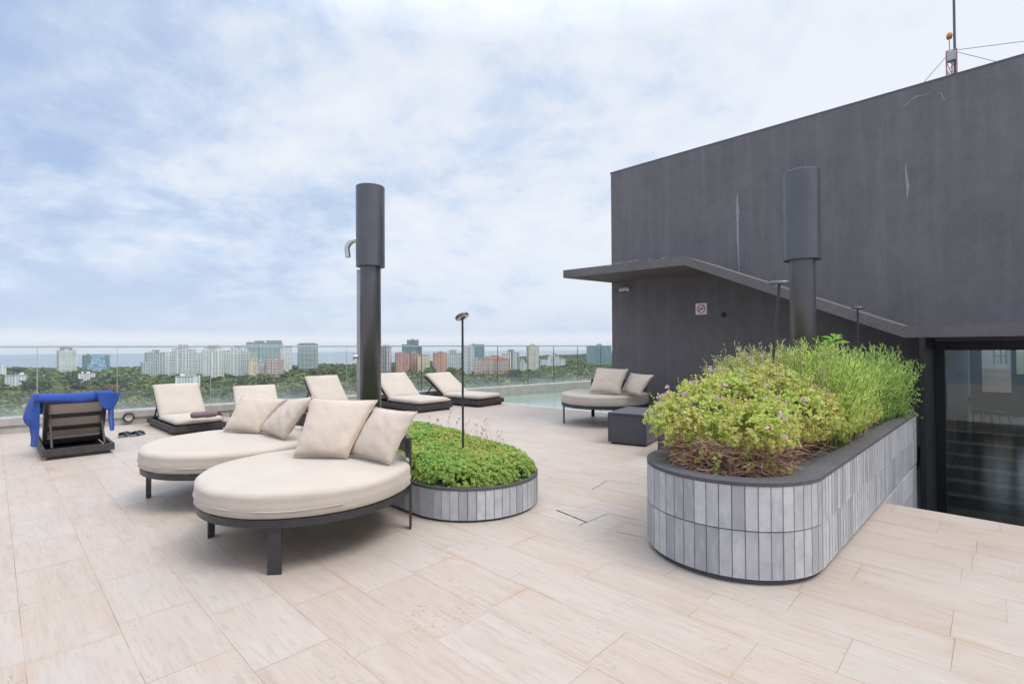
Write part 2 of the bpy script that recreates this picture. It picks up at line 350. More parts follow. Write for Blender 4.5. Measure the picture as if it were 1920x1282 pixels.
# canopy: level, then sloping down with the stair, then level
FX=7.75
prof=[(6.07,2.765,2.915),(3.6,2.725,2.868),(.805,1.503,1.645),(-5.5,1.503,1.645)]
cn=MB(); vs=[]
for (y,zb,zt) in prof:
    yb=WY+.02 if y>6 else y
    vs+=[(FX-WX,y-WY,zb),(FX-WX,y-WY,zt),(-.003,yb-WY,zt+.012),(-.003,yb-WY,zb)]
fs=[]
for i in range(3): fs+=[(i*4+k,(i+1)*4+k,(i+1)*4+(k+1)%4,i*4+(k+1)%4) for k in range(4)]
fs+=[(0,1,2,3),(15,14,13,12)]
cn.add(vs,fs); cn.build('canopy',MAT['canopy'],bw)
# glazed entrance
dr=MB(); YD=.72
for (a,b) in (((-.02,-5.02,-1.19),(.08,-5.30,1.457)),((-.018,-5.302,1.34),(.08,-11,1.456)),((-.018,-5.302,-1.19),(.08,-11,-1.10)),((-.017,-7.0,-1.098),(.08,-7.1,1.338))): dr.boxb(a,b)
fr=dr.build('entrance_frame',MAT['black'],bw)
MB().boxb((.02,-5.302,-1.098),(.05,-6.998,1.338)).build('glazing',MAT['mirror'],fr)
MB().boxb((.02,-7.102,-1.098),(.05,-11,1.338)).build('glazing',MAT['mirror'],fr)
# white bloom marks on the render
def ribbon(pts,ws,parent,name):
    m=MB(); vs=[]
    for i,p in enumerate(pts):
        a=Vector(pts[max(i-1,0)]); b=Vector(pts[min(i+1,len(pts)-1)]); tg=(b-a).normalized(); n=Vector((1,0,0)).cross(tg)
        q=Vector(p); vs+=[q+n*ws[i]/2,q-n*ws[i]/2]
    m.add(vs,[(2*i,2*i+1,2*i+3,2*i+2) for i in range(len(pts)-1)])
    return m.build(name,MAT['stain'],parent)
def streak(pxs,ws,):
    P=[gx(px,py,WX-.004) for px,py in pxs]; ribbon([L(p) for p in P],ws,bw,'lime_stain')
streak([(1383,362),(1382,380),(1383,395),(1383,420),(1383.5,450),(1385,480),(1386,510)],[.006,.04,.05,.040,.034,.022,.012])
streak([(1698,308),(1699,325),(1702,350),(1701,372)],[.006,.026,.034,.006])
streak([(1694,201),(1706,189),(1719,181),(1733,179),(1744,174)],[.012,.012,.016,.007,.010])
streak([(1757,172),(1766,176),(1767,184),(1772,188),(1774,183)],[.004,.012,.012,.010,.006])
for q in ((1150,494,22),(1172,491,16),(1189,488,9),(1240,484,8),(1136,499,10),(1215,487,6)):
    ribbon([L(gx(q[0]+k*q[2]/3,q[1]-k*q[2]*.045+(k%2)*.8,FX-.003)) for k in range(4)],[.006,.018,.014,.004],bw,'lime_stain')
# things on the wall
o=thing('security_camera','white bullet security camera under the canopy at the wall corner','camera',gx(1178,543,WX))
MB().boxb((-.03,-.03,-.03),(0,.03,.05),.005).build('mount',MAT['white'],o)
MB().tube([(-.03,0,0),(-.10,.02,-.01)],.018).build('bracket',MAT['white'],o)
MB().tube([(-.04,-.02,.02),(-.09,.035,.015),(-.16,.13,-.012)],[.035,.040,.038],16).build('housing',MAT['white'],o)
MB().tube([(-.160,.131,-.012),(-.168,.142,-.015)],[.030,.028],16).build('lens',MAT['black'],o)
p=gx(1315,579,WX); o=thing('no_smoking_sign','square white no smoking sign with a red ring on the charcoal wall','sign',p)
MB().boxb((-.008,-.105,-.105),(0,.105,.105),.003).build('plate',MAT['white'],o)
m=MB(); m.lathe([(.062,0),(.062,.003),(.078,.003),(.078,0)],(-.009,0,0),40,False,Matrix.Rotation(-PI/2,3,'Y'))
m.box((-.0115,0,0),(.003,.13,.014),Matrix.Rotation(rad(-45),3,'X')); m.build('prohibition_ring',MAT['red'],o)
m=MB(); m.boxb((-.0108,-.045,-.012),(-.009,.032,.004)); m.boxb((-.0108,.036,-.012),(-.009,.043,.004)); m.box((-.010,.035,.022),(.002,.008,.022),Matrix.Rotation(rad(20),3,'X')); m.build('cigarette',MAT['sign_black'],o)
p=gx(1357,590,WX); o=MB().lathe([(0,-.010),(.040,-.010),(.046,-.004),(.046,0)],m=Matrix.Rotation(PI/2,3,'Y')).build('wall_vent',MAT['black'],None,p)
tag(o,'small round black vent cap right of the no smoking sign','vent')

# radio mast behind the roof edge
def at14(px,py): return gx(px,py,14.0)
b=at14(1785,150); topz=at14(1785,95).z
mast=thing('radio_mast','red and white lattice radio mast with guy wires rising behind the roof edge','mast',(14,b.y,WT))
MW=simple('mast_paint',(.55,.50,.50),.5); MR=simple('mast_red',(.52,.30,.29),.5)
hl=.095; z0,z1=0,topz-WT; m=MB()
cor=[(hl,0),(-hl*.5,hl*.87),(-hl*.5,-hl*.87)]
for cx_,cy_ in cor: m.tube([(cx_,cy_,z0),(cx_,cy_,z1)],.014,6)
nseg=11
for k in range(nseg):
    za=z0+(z1-z0)*k/nseg; zb=z0+(z1-z0)*(k+1)/nseg
    for i in range(3):
        a=cor[i]; c=cor[(i+1)%3]
        m.tube([(*a,za),(*c,zb)] if k%2 else [(*c,za),(*a,zb)],.007,5); m.tube([(*a,zb),(*c,zb)],.007,5)
m.build('lattice',MR,mast)
MB().tube([(0,-.05,z1-.6),(0,-.05,z1+4.0)],[.024,.020],8).build('aerial',MAT['post'],mast)
ly=at14(1780,68)
m=MB(); m.tube([(0,ly.y-b.y,z1-.1),(0,ly.y-b.y,ly.z-WT-.09)],.012,6); bl=m.build('beacon_stem',MW,mast)
MB().lathe([(0,-.07),(.042,-.06),(.055,0),(.036,.06),(0,.08)],(0,ly.y-b.y,ly.z-WT),14).build('beacon',simple('amber_lens',(.60,.22,.04),.3),bl)
MB().boxb((-.10,-.07,z1-.24),(.02,.07,z1-.05),.01).build('equipment_panel',MAT['galv'],mast)
for (qx,qy,qz) in ((14,b.y+2.3,WT+.04),(14,b.y-2.6,WT+.6),(15.2,b.y-6.0,WT+1.6)):
    MB().tube([(0,0,z1),(qx-14,qy-b.y,qz-WT)],.006,5).build('guy_wire',MAT['post'],mast)

# ------------------------------------------------------------------ planters
def stadium(x0,x1,yc,r,n_arc=40,round_end=True):
    """closed outline of a bed with a round nose at x0 (axis along +x)"""
    P=[(x1,yc-r)]
    for k in range(n_arc+1):
        a=-PI/2-PI*k/n_arc; P.append((x0+r+r*math.cos(a),yc+r*math.sin(a)))
    P.append((x1,yc+r)); return P
def walk(P,step):
    out=[]; acc=0; cur=Vector((*P[0],0))
    L_=[0]
    for a,b in zip(P[:-1],P[1:]): L_.append(L_[-1]+(Vector(b)-Vector(a)).length)
    n=int(round(L_[-1]/step)); st=L_[-1]/n; res=[]
    for k in range(n+1):
        d=min(k*st,L_[-1]-1e-6); i=max(j for j in range(len(L_)-1) if L_[j]<=d); f=(d-L_[i])/(L_[i+1]-L_[i])
        res.append(Vector(P[i]).lerp(Vector(P[i+1]),f))
    return res
def staves(mb,P,step,z0,z1,th=.018,gap=.0035,jit=.002):
    Q=walk(P,step)
    for a,b in zip(Q[:-1],Q[1:]):
        t=(b-a); l=t.length; t=t/l; n=Vector((-t.y,t.x)); c=(a+b)/2
        m=Matrix.Rotation(math.atan2(t.y,t.x),3,'Z')
        off=random.uniform(0,jit)
        mb.box((c.x+n.x*(th/2-.0+off),c.y+n.y*(th/2+off),(z0+z1)/2),(l-gap,th,z1-z0-gap),m,.0025)
def planter(name,label,loc,rz,length,r,hgt,rows,soil_z,inset=.012):
    o=thing(name,label,'planter',loc,rz)
    P=stadium(0,length,0,r)
    Pi=stadium(.02,length-.02,0,r-.02)
    MB().prism(Pi[::-1],.0,hgt-.012).build('core',MAT['lip'],o)
    cl=MB(); Pc=P[::-1]
    for a,b in rows:
        staves(cl,P,.072,a,b,-.018)
    # end face
    cl.build('cladding',MAT['stave'],o)
    # lip ring
    n=len(P); Pin=stadium(.13,length-.13,0,r-.13,40); lp=MB()
    Po=stadium(-.004,length+.004,0,r+.004)
    z0,z1=hgt-.010,hgt+.012
    vs=[(p[0],p[1],z1) for p in Po]+[(p[0],p[1],z1) for p in Pin]+[(p[0],p[1],z0) for p in Po]+[(p[0],p[1],z0-.06) for p in Pin]
    fs=[]
    for i in range(n):
        j=(i+1)%n; fs+=[(i,j,n+j,n+i),(i,2*n+i,2*n+j,j),(n+i,n+j,3*n+j,3*n+i),(2*n+i,3*n+i,3*n+j,2*n+j)]
    lp.add(vs,fs); lp.build('rim',MAT['lip'],o)
    MB().prism(stadium(.12,length-.12,0,r-.12)[::-1],hgt-.05,hgt-.02).build('soil',MAT['soil'],o)
    return o
pr_=planter('planter','tall grey slate planter with rounded end full of flowering shrubs by the stairs','',0,1,.5,.5,[(0,1)],.5) if False else None
PRX,PRY,PRR,PRL=3.02,1.352,.560,4.59
plR=planter('stone_planter','tall grey stave clad planter with a rounded end beside the sunken stairs',(PRX,PRY,0),rad(-1.3),PRL,PRR,.59,[(.035,.315),(.318,.588)],.55)
# stair side goes on downwards in bigger blocks
bl=MB(); z=-.17
for rr in range(5):
    z1=-.003-.24*rr; x=2.56+.12*(rr%2)
    while x<PRL-.05:
        l=min(random.choice((.30,.36,.42)),PRL-x); bl.boxb((x+.002,-PRR-.0,z1-.236),(x+l-.002,-PRR+.02,z1),.003); x+=l
bl.build('block_facing',MAT['stave'],plR)
ef=MB()
for k in range(14):
    yy=-PRR+.0+k*.0743
    for (za,zb) in ((-1.18,-.003),(.0,.315),(.318,.588)): ef.boxb((PRL+.001,yy+.002,za),(PRL+.018,yy+.0723,zb-.003),.002)
ef.build('end_facing',MAT['stave'],plR)
PLX,PLY,PLR=3.08,2.89,.61
plL=planter('stone_planter','low grey stave clad planter of green groundcover behind the round daybeds',(PLX,PLY,0),PI/2,3.3,PLR,.265,[(.02,.262)],.22)

# ------------------------------------------------------------------ columns (shower and its twin)
def column(name,label,cat,x,y,rp,rs,zb,zt,z0):
    o=thing(name,label,cat,(x,y,z0))
    MB().lathe([(0,0),(rp,0),(rp,zb-z0+.1)],seg=48).build('pole',MAT['post'],o)
    m=MB(); a=zb-z0; b=zt-z0
    m.lathe([(rp-.002,a+.004),(rs-.012,a+.004),(rs-.012,a),(rs,a),(rs,b-.004),(rs-.006,b),(rs-.02,b),(rs-.02,b-.05),(0,b-.05)],seg=64)
    shade_auto(m.build('sleeve',MAT['post'],o),35); return o
sh=column('shower_column','dark graphite shower column with a steel spout behind the round daybeds','shower',3.08,5.27,.118,.165,2.36,3.30,.25)
SL=-RT.copy(); SL.z=0; SL.normalize()
zz=2.68-.25
pts=[]
for k in range(9):
    a=PI*.5*k/8*1.15; pts.append(SL*(.155+.12*math.sin(a))+Vector((0,0,zz-.11+.11*math.cos(a))))
pts.append(pts[-1]+(pts[-1]-pts[-2]).normalized()*.07)
MB().tube([SL*.1+Vector((0,0,zz))]+pts,.032,14).build('spout',MAT['chrome'],sh)
m=MB(); q=SL*.135-FW*.0; m.box((q.x,q.y,1.18),(.052,.02,1.80),Matrix.Rotation(math.atan2(SL.y,SL.x),3,'Z'),.004); m.build('backplate',MAT['galv'],sh)
m=MB(); m.tube([SL*.14+Vector((0,0,1.06)),SL*.20+Vector((0,0,1.06))],.022,12); m.tube([SL*.2+Vector((0,0,1.02)),SL*.2+Vector((0,0,1.10))],.010,8); m.build('valve',MAT['chrome'],sh)
column('column','dark graphite column with a thicker sleeved top rising from the shrub planter','column',5.25,1.29,.107,.154,2.205,3.03,.55)

def lamp(label,base,top,r,tilt):
    o=thing('garden_lamp',label,'lamp',base); t=Vector(top)-Vector(base)
    MB().tube([(0,0,0),t],.0105,10).build('pole',MAT['frame'],o)
    m=MB(); m.lathe([(r*.42,0),(r*.42,.022),(r*.55,.028),(r*.9,.028),(r,.020),(r,.006),(r*.9,0),(r*.42,0)],t,36,True,tilt)
    hd=shade_auto(m.build('lamp_head',MAT['post'],o),50)
    MB().lathe([(r*.45,-.0015),(r*.88,-.0015)],t,36,False,tilt).build('diffuser',MAT['white'],hd)
    m=MB(); m.box(t+tilt@Vector((0,0,.012)),(r*1.0,.016,.012),tilt); m.build('crossbar',MAT['frame'],hd)
tl=Matrix.Rotation(rad(-24),3,FW)@Matrix.Rotation(rad(-16),3,RT)
lamp('slim black disc lamp standing in the low groundcover planter',(3.1,3.64,.2),(3.1,3.64,1.69),.067,tl)
lamp('leaning black disc lamp among the pink flowers left of the column',(4.315,1.345,.5),(4.41,1.25,1.905),.077,Matrix.Rotation(rad(-4),3,FW)@Matrix.Rotation(rad(8),3,RT))
lamp('distant small disc lamp standing behind the lime green shrubs',(7.28,1.2,.5),(7.30,1.2,1.85),.062,Matrix.Rotation(rad(4),3,FW))

# ------------------------------------------------------------------ round daybeds
def daybed(label,cx,cy,r,s=1.0,rot=0):
    o=thing('round_daybed',label,'daybed',(cx,cy,0),0,'round cream daybeds on the terrace')
    shade_auto(MB().arc_band((0,0),r-.015,r,.295*s,.345*s,0,2*PI,72).build('frame_ring',MAT['frame'],o))
    sl=MB()
    for k in range(-3,4): 
        x=k*.2*r; hw=math.sqrt((r-.02)**2-x*x); sl.boxb((x-.02,-hw,.315*s),(x+.02,hw,.335*s))
    sl.build('slats',MAT['frame'],o)
    for k,a in enumerate((-40,-131,140,50)):
        a=rad(a+rot); back=k in (0,3); zt=.705*s if back else .30*s
        m=MB(); m.box(((r+.008-(0 if back else .034))*math.cos(a),(r+.008-(0 if back else .034))*math.sin(a),zt/2),(.016*s,.085*s if not back else .06*s,zt),Matrix.Rotation(a,3,'Z'),.003); m.build('leg',MAT['frame'],o)
    shade_auto(MB().arc_band((0,0),r-.03,r-.005,.55*s,.70*s,rad(-40+rot),rad(50+rot),40).build('backrest',MAT['frame'],o))
    # mattress: domed round pad with a soft seam and slight sag/wrinkles
    m=MB(); R=r+.012; T0,T1=.345*s,.517*s; nr,na=26,96; P=[]
    prof=[]
    for k in range(15):
        t=k/14; prof.append((R*t*.93, T1+.012*(1-t*t)))
    cr=.043*s
    for k in range(1,7):
        a=PI/2*k/6; prof.append((R-cr*1.25+cr*1.25*math.sin(a),T1-cr+cr*math.cos(a)))
    for z in (.462,.432,.405,.38,.36): prof.append((R+(.006 if z in (.435,.405) else .0)+ (-.004 if z==.38 else 0),T0+(z-.345)*s/1.0))
    prof.append((R-.03,T0)); prof.append((.01,T0))
    for i,(pr,pz) in enumerate(prof):
        row=[]
        for k in range(na+1):
            a=2*PI*(k%na)/na; x=pr*math.cos(a); y=pr*math.sin(a)
            nz=mnoise.noise(Vector((x*2.2+cx,y*2.2+cy,3)))*.010+mnoise.noise(Vector((x*7+cx,y*7,9)))*.003
            wr=mnoise.noise(Vector((a*5+cx,pz*9,1)))*.006 if pr>R*.9 else 0
            f=1+wr/max(R,.1); row.append((x*f,y*f,pz+(nz if i<20 else 0)))
        P.append(row)
    m.grid(P); mt=m.build('mattress',MAT['cream'],o,fix=True)
    pp=MB()
    for zz,rr in ((T1-.012*s,R-.012),):
        pass
    rr=R+.004; z=T0+.055*s
    pts=[(rr*math.cos(rad(a)),rr*math.sin(rad(a)),z+.002*math.sin(a*.11)) for a in range(-175 if s==1 else -60,-95 if s==1 else 0,4)]
    pp.tube(pts,.004,6); pp.build('zip_flap',MAT['cream'],mt)
    return o
daybed('nearest round cream daybed on flat black legs in front of the green planter',1.70,3.79,.745)
daybed('middle round cream daybed behind the nearest one with a crumpled pillow',1.665,5.46,.745,1.0,10)
daybed('far round cream daybed standing against the charcoal wall',8.0,5.31,.80,1.09)

def pillow(label,corners,T,group,seed,crumple=0.0):
    BL,BR,TR,TL=[Vector(c) for c in corners]; c0=(BL+BR)/2
    n=((BR-BL).cross(TL-BL)).normalized()
    if n.dot(Vector((0,0,H))-c0)<0: n=-n
    N=30; m=MB()
    for side in (1,-1):
        P=[]
        for i in range(N+1):
            row=[]
            for j in range(N+1):
                u=-1+2*i/N; v=-1+2*j/N
                uu=u*(1-.055*(1-v*v)); vv=v*(1-.055*(1-u*u))
                a,b=(uu+1)/2,(vv+1)/2
                p=BL*(1-a)*(1-b)+BR*a*(1-b)+TR*a*b+TL*(1-a)*b
                e=max(0,(1-u*u)*(1-v*v)); hgt=T*.36*e**.40*(1-.25*v)
                rnd=mnoise.noise(Vector((u*1.6+seed,v*1.6,seed)))*.13+mnoise.noise(Vector((u*3.2+seed,v*3.2,seed+5)))*.03
                crs=mnoise.noise(Vector(((u+v)*3.6+seed,(u-v)*.9,seed)))*crumple*(.35+.65*max(abs(u),abs(v))**2)
                edge=(abs(u)**6+abs(v)**6)
                hgt*=(1+rnd+crs)
                wv=mnoise.noise(Vector((u*5+seed,v*5+9,seed)))*.010*edge
                hgt+= -0.0
                row.append(p+n*(side*hgt*(1.0 if side>0 else .8)+wv)-c0)
            P.append(row)
        m.grid(P)
    o=m.build('pillow',MAT['pillow'],None,c0,fix=False)
    bm=bmesh.new(); bm.from_mesh(o.data); bmesh.ops.remove_doubles(bm,verts=bm.verts,dist=.0005); bmesh.ops.recalc_face_normals(bm,faces=bm.faces); bm.to_mesh(o.data); bm.free()
    tag(o,label,'pillow',group)
    pts=[]
    for a,b in [(-1+2*k/N,-1) for k in range(N)]+[(1,-1+2*k/N) for k in range(N)]+[(1-2*k/N,1) for k in range(N)]+[(-1,1-2*k/N) for k in range(N+1)]:
        uu=a*(1-.055*(1-b*b)); vv=b*(1-.055*(1-a*a)); p_,q_=(uu+1)/2,(vv+1)/2; edge=abs(a)**6+abs(b)**6
        pts.append(BL*(1-p_)*(1-q_)+BR*p_*(1-q_)+TR*p_*q_+TL*(1-p_)*q_+n*mnoise.noise(Vector((a*5+seed,b*5+9,seed)))*.010*edge-c0)
    MB().tube(pts,.0045,6,False).build('piping',MAT['pillow'],o)
    return o
G='loose cream pillows on the round daybeds'; ZS=.55
def leanpts(bl,br,tr,tl,zs,pull):
    """bottom corners on the mattress, top corners on a plane leaned back from the bottom edge"""
    a=gz(*bl,zs); b=gz(*br,zs); nx=Vector((b.y-a.y,-(b.x-a.x),0)).normalized()
    if nx.x<0: nx=-nx
    q=(a+b)/2; pn=(nx*math.sin(rad(90-pull))-Vector((0,0,math.cos(rad(90-pull)))))  # plane normal
    def hit(px):
        d=ray(*px); t=(q-Vector((0,0,H))).dot(pn)/d.dot(pn); return Vector((0,0,H))+d*t
    return a,b,hit(tr),hit(tl)
for lab,bl,br,tr,tl,zs,pl,T,sd,cr in (
 ('large square cream pillow leaning upright on the nearest daybed',(550,856),(650,858),(708,750),(583,745),.54,25,.20,1.0,.15),
 ('smaller tilted cream pillow at the right end of the nearest daybed',(650,851),(731,869),(783,772),(703,763),.54,25,.17,2.3,.15),
 ('large smooth cream pillow leaning left on the middle daybed',(419,808),(484,811),(537,748),(453,742),.54,25,.18,3.7,.12),
 ('crumpled small cream pillow slumped beside the large one on the middle daybed',(487,808),(533,823),(592,742),(541,750),.54,25,.20,4.1,.30),
 ('large cream pillow on the far daybed by the wall',(1104,735),(1161,738),(1178,692),(1119,689),.60,25,.19,5.2,.12),
 ('small cream pillow with a pointed corner on the far daybed by the wall',(1164,735),(1200,741),(1225,703),(1183,699),.60,25,.16,6.6,.15)):
    P=leanpts(bl,br,tr,tl,zs,pl); pillow(lab,P,T,G,sd,cr)

# ------------------------------------------------------------------ sun loungers
def lounger(label,x,y,rz,s,ang,w=.80):
    """origin: middle of the foot end; body runs along +y"""
    o=thing('sun_lounger',label,'sun lounger',(x,y,0),rz,'sun loungers facing the pool terrace'); o.scale=(s,s,s)
    LN,SL_,hb=1.78,1.02,.14; hw=w/2
    b=MB(); b.boxb((-hw,0,.045),(hw,.035,hb),.004); b.boxb((-hw,LN-.035,.045),(hw,LN,hb),.004)
    b.boxb((-hw,.0352,.045),(-hw+.035,LN-.0352,hb),.004); b.boxb((hw-.035,.0352,.045),(hw,LN-.0352,hb),.004)
    b.boxb((-hw+.045,.03,0),(hw-.045,LN-.03,.0448),.003)
    for k in range(6): b.boxb((-hw+.036,.10+k*.16,hb-.035),(hw-.036,.20+k*.16,hb-.012))
    b.build('base',MAT['wood'],o)
    c,sn=math.cos(rad(ang)),math.sin(rad(ang)); Rm=Matrix.Rotation(rad(ang),3,'X')
    def bk(px,py,pz): v=Rm@Vector((px,py,pz)); return (v.x,v.y+SL_,v.z+hb+.005)
    f=MB(); BL=.76
    def rbox(a,bb):
        cc=[(a[i]+bb[i])/2 for i in range(3)]; f.box(bk(*cc),[abs(bb[i]-a[i]) for i in range(3)],Rm,.003)
    rbox((-hw+.04,0,-.03),(-hw+.085,BL,0)); rbox((hw-.085,0,-.03),(hw-.04,BL,0))
    for k in (0,.225,.45,.70): rbox((-hw+.086,k,-.028),(hw-.086,k+.055,-.004))
    br=f.build('backrest_frame',MAT['wood'],o)
    for sx in (-1,1):
        top=Vector(bk(sx*(hw-.10),.50,-.035)); MB().tube([top,(sx*(hw-.10),min(SL_+.66,LN-.07),hb+.0)],.014,8).build('prop',MAT['wood'],br)
    # mattress seat and back, softly rounded
    def pad(x0,x1,y0,y1,z0,z1,tf,name,mat,sd):
        m=MB(); nx,ny=14,20; 
        def pt(i,j,top):
            u=-1+2*i/nx; v=-1+2*j/ny
            e=(max(0,1-abs(u)**7)*max(0,1-abs(v)**9))**.5; zc=(z0+z1)/2; hh=(z1-z0)/2
            px=(x0+x1)/2+u*(x1-x0)/2; py=(y0+y1)/2+v*(y1-y0)/2
            z=zc+(hh if top else -hh)*(.35+.65*e)+ (mnoise.noise(Vector((px*3+sd,py*3,sd)))*.008 if top else 0)
            return tf(px,py,z)
        m.grid([[pt(i,j,True) for j in range(ny+1)] for i in range(nx+1)])
        m.grid([[pt(i,j,False) for j in range(ny+1)] for i in range(nx+1)])
        e=[(i,0) for i in range(nx)]+[(nx,j) for j in range(ny)]+[(i,ny) for i in range(nx,0,-1)]+[(0,j) for j in range(ny,0,-1)]
        vs=[pt(i,j,True) for i,j in e]+[pt(i,j,False) for i,j in e]; k=len(e)
        m.add(vs,[(q,(q+1)%k,k+(q+1)%k,k+q) for q in range(k)],True)
        ob=m.build(name,mat,o,fix=False)
        bm=bmesh.new(); bm.from_mesh(ob.data); bmesh.ops.remove_doubles(bm,verts=bm.verts,dist=.0004); bmesh.ops.recalc_face_normals(bm,faces=bm.faces); bm.to_mesh(ob.data); bm.free()
        return ob
    pad(-hw+.035,hw-.035,.02,SL_+.04,hb-.005,hb+.115,lambda a,b_,c_:Vector((a,b_,c_)),'seat_cushion',MAT['cream'],x)
    pad(-hw+.035,hw-.035,.03,BL+.02,.002,.105,lambda a,b_,c_:Vector(bk(a,b_,c_)),'back_cushion',MAT['cream'],x+5)
    return o
lounger('sun lounger seen from behind with a blue towel over its backrest',.81,10.42,PI,.97,55,.75)
lounger('cream sun lounger with a rolled mauve towel beside the glass railing',2.45,9.68,rad(1),1.0,47)
lounger('cream sun lounger half hidden by the pillows of the middle daybed',3.26,8.95,rad(-12),1.02,38)
lounger('cream sun lounger left of the shower column half hidden by large pillows',5.22,9.55,rad(-1),1.05,46)
lounger('cream sun lounger just right of the shower column',6.88,9.0,rad(1),1.15,40,.84)
lounger('cream sun lounger nearest the pool with its dark backrest strut showing',8.46,8.85,rad(7),1.15,36,.84)

# blue towel over the backrest of the first lounger
def towel():
    m=MB(); ytop=9.05; ztop=.86
    xa,xb=.385,1.185
    path=[(9.30,.55),(9.22,.67),(9.14,.785),(9.095,.832),(9.04,.836),(8.995,.805),(8.985,.755),(8.992,.72)]
    P=[]
    for i in range(31):
        x=xa+(xb-xa)*i/30; row=[]
        for k,(y,z) in enumerate(path):
            n=mnoise.noise(Vector((x*5,k*.5,2)))*.012; sag=.018*math.sin(i/30*PI)
            row.append((x,y+n-(.01*mnoise.noise(Vector((x*11,0,k)))),z-sag+n*.6-(.03*mnoise.noise(Vector((x*3,0,7))) if k>5 else 0)))
        P.append(row)
    m.grid(P)
    def drape(rows,inner_y,seed):
        """rows: (z, inner x, outer x, outer y): a side of the towel hanging free"""
        Q=[]; n=28
        for i in range(n+1):
            t=i/n*(len(rows)-1); k=min(int(t),len(rows)-2); f=t-k; f=f*f*(3-2*f)
            z,xi,xo,yo=[rows[k][q]*(1-f)+rows[k+1][q]*f for q in range(4)]; row=[]
            for j in range(17):
                u=j/16; fo=math.sin(u*7+seed+i*.06)*.009*min(1,i/6)
                row.append((xi+(xo-xi)*u,inner_y+(yo-inner_y)*u+fo*1.5,z-.02*u*math.sin(u*3)+fo*.4))
            Q.append(row)
        m.grid(Q)
    drape([(.832,.42,.38,9.16),(.77,.43,.355,9.18),(.66,.435,.315,9.18),(.52,.435,.285,9.16),(.46,.435,.30,9.14),(.40,.435,.345,9.12),(.28,.43,.36,9.09),(.16,.41,.355,9.06)],8.985,.6)
    drape([(.832,1.15,1.19,9.16),(.76,1.14,1.21,9.16),(.60,1.14,1.22,9.14),(.44,1.14,1.215,9.12),(.34,1.15,1.22,9.08),(.27,1.16,1.212,9.06)],9.0,2.1)
    # turned-over corner hanging down the back on the right
    Q=[]
    for i in range(13):
        v=i/12; row=[]
        for j in range(13):
            u=j/12; x=.975+.265*u+.03*v; wd=math.sin(PI*min(1,max(0,u)))**.6
            z=.828-(.25*wd)*v-.03*u; y=8.972-.02*math.sin(u*7)*v-.012
            row.append((x,y,z))
        Q.append(row)
    m.grid(Q)
    o=m.build('beach_towel',MAT['towel'],None,(0,0,0),fix=False)
    for v in o.data.vertices: v.co.x-=.8; v.co.y-=9.0; v.co.z-=.2
    o.location=(.8,9.0,.2)
    s=o.modifiers.new('thick','SOLIDIFY'); s.thickness=.008; s.offset=0
    tag(o,'bright blue beach towel draped over the backrest of the rear facing lounger','towel')
towel()
# rolled towel on the second lounger
p=gz(383,783,.262); o=thing('rolled_towel','rolled mauve brown towel lying on the cream lounger seat','towel',p,rad(-6))
m=MB(); P=[]
for i in range(25):
    u=-1+2*i/24; r=.062*(1-abs(u)**8*.35)*(1+.06*math.sin(u*5))
    P.append([(u*.19,r*1.25*math.cos(2*PI*k/20),.055+r*.85*math.sin(2*PI*k/20)+.004*mnoise.noise(Vector((u*6,k,1)))) for k in range(21)])
m.grid(P); m.build('roll',MAT['purple'],o)
m=MB()
for k in range(5): m.tube([(.17,-.03+.02*k,.05),(.215,-.04+.022*k,.07-.008*k),(.26,-.05+.028*k,.02+.004*k)],[.014,.016,.006],7)
m.build('dark_end',MAT['black'],o)

# sandals
SB=simple('sandal_sole',(.13,.17,.21),.7,0,.3,20,.2)
def sandal(label,p,rz):
    o=thing('sandal',label,'sandal',p,rz,'pair of dark sandals on the deck'); o.scale=(1.2,1.2,1.1)
    m=MB(); out=[]
    for k in range(28):
        a=2*PI*k/28; c,s_=math.cos(a),math.sin(a); w=.047+.012*c-.008*math.cos(2*a)
        out.append((.135*c,w*s_))
    m.prism(out,.0,.022); m.build('sole',SB,o)
    for x0,x1,h_ in ((.055,.02,.055),(-.055,-.03,.06)):
        m=MB(); m.tube([(x0,-.05,.012),(x0*.6+x1*.4,-.035,h_*.85),((x0+x1)/2,0,h_),(x0*.4+x1*.6,.035,h_*.85),(x1,.05,.012)],[.016,.018,.018,.018,.016],8); m.build('strap',MAT['black'],o)
sandal('dark blue sandal lying nearest the towel lounger',gz(234,818),rad(52)); sandal('dark blue sandal lying nearer the cream lounger',gz(258,816),rad(46))

# ottomans
def ottoman(label,pts,z,dx):
    o=thing('ottoman',label,'ottoman',(pts[0][0],pts[0][1],0),pts[1])
    m=MB(); m.boxb((0,0,.02),(dx[0],dx[1],z-.022),.018); shade_auto(m.build('body',MAT['ottoman'],o))
    m=MB(); m.boxb((-.006,-.006,z-.020),(dx[0]+.006,dx[1]+.006,z),.012); shade_auto(m.build('lid',MAT['ottoman'],o))
    pp=MB()
    for (a,b) in (((-.004,-.004),(dx[0]+.004,-.004)),((-.004,dx[1]+.004),(-.004,-.004))): pp.tube([(*a,z-.021),(*b,z-.021)],.005,6)
    for (a,b) in ((0,0),(0,dx[1]),(dx[0],0)): pp.tube([(a,b,.03),(a,b,z-.02)],.006,6)
    pp.build('piping',MAT['ottoman'],o)
    for a in (.05,dx[0]-.05):
        for b in (.05,dx[1]-.05): MB().lathe([(0,0),(.018,0),(.018,.02)],(a,b,0),12).build('foot',MAT['black'],o)
ottoman('square charcoal woven ottoman in front of the far daybed',[(6.385,3.545),rad(12)],.455,(.85,.56))
ottoman('dark ottoman mostly hidden behind the left end of the shrub planter',[(5.96,2.50),rad(4)],.58,(.6,.62))

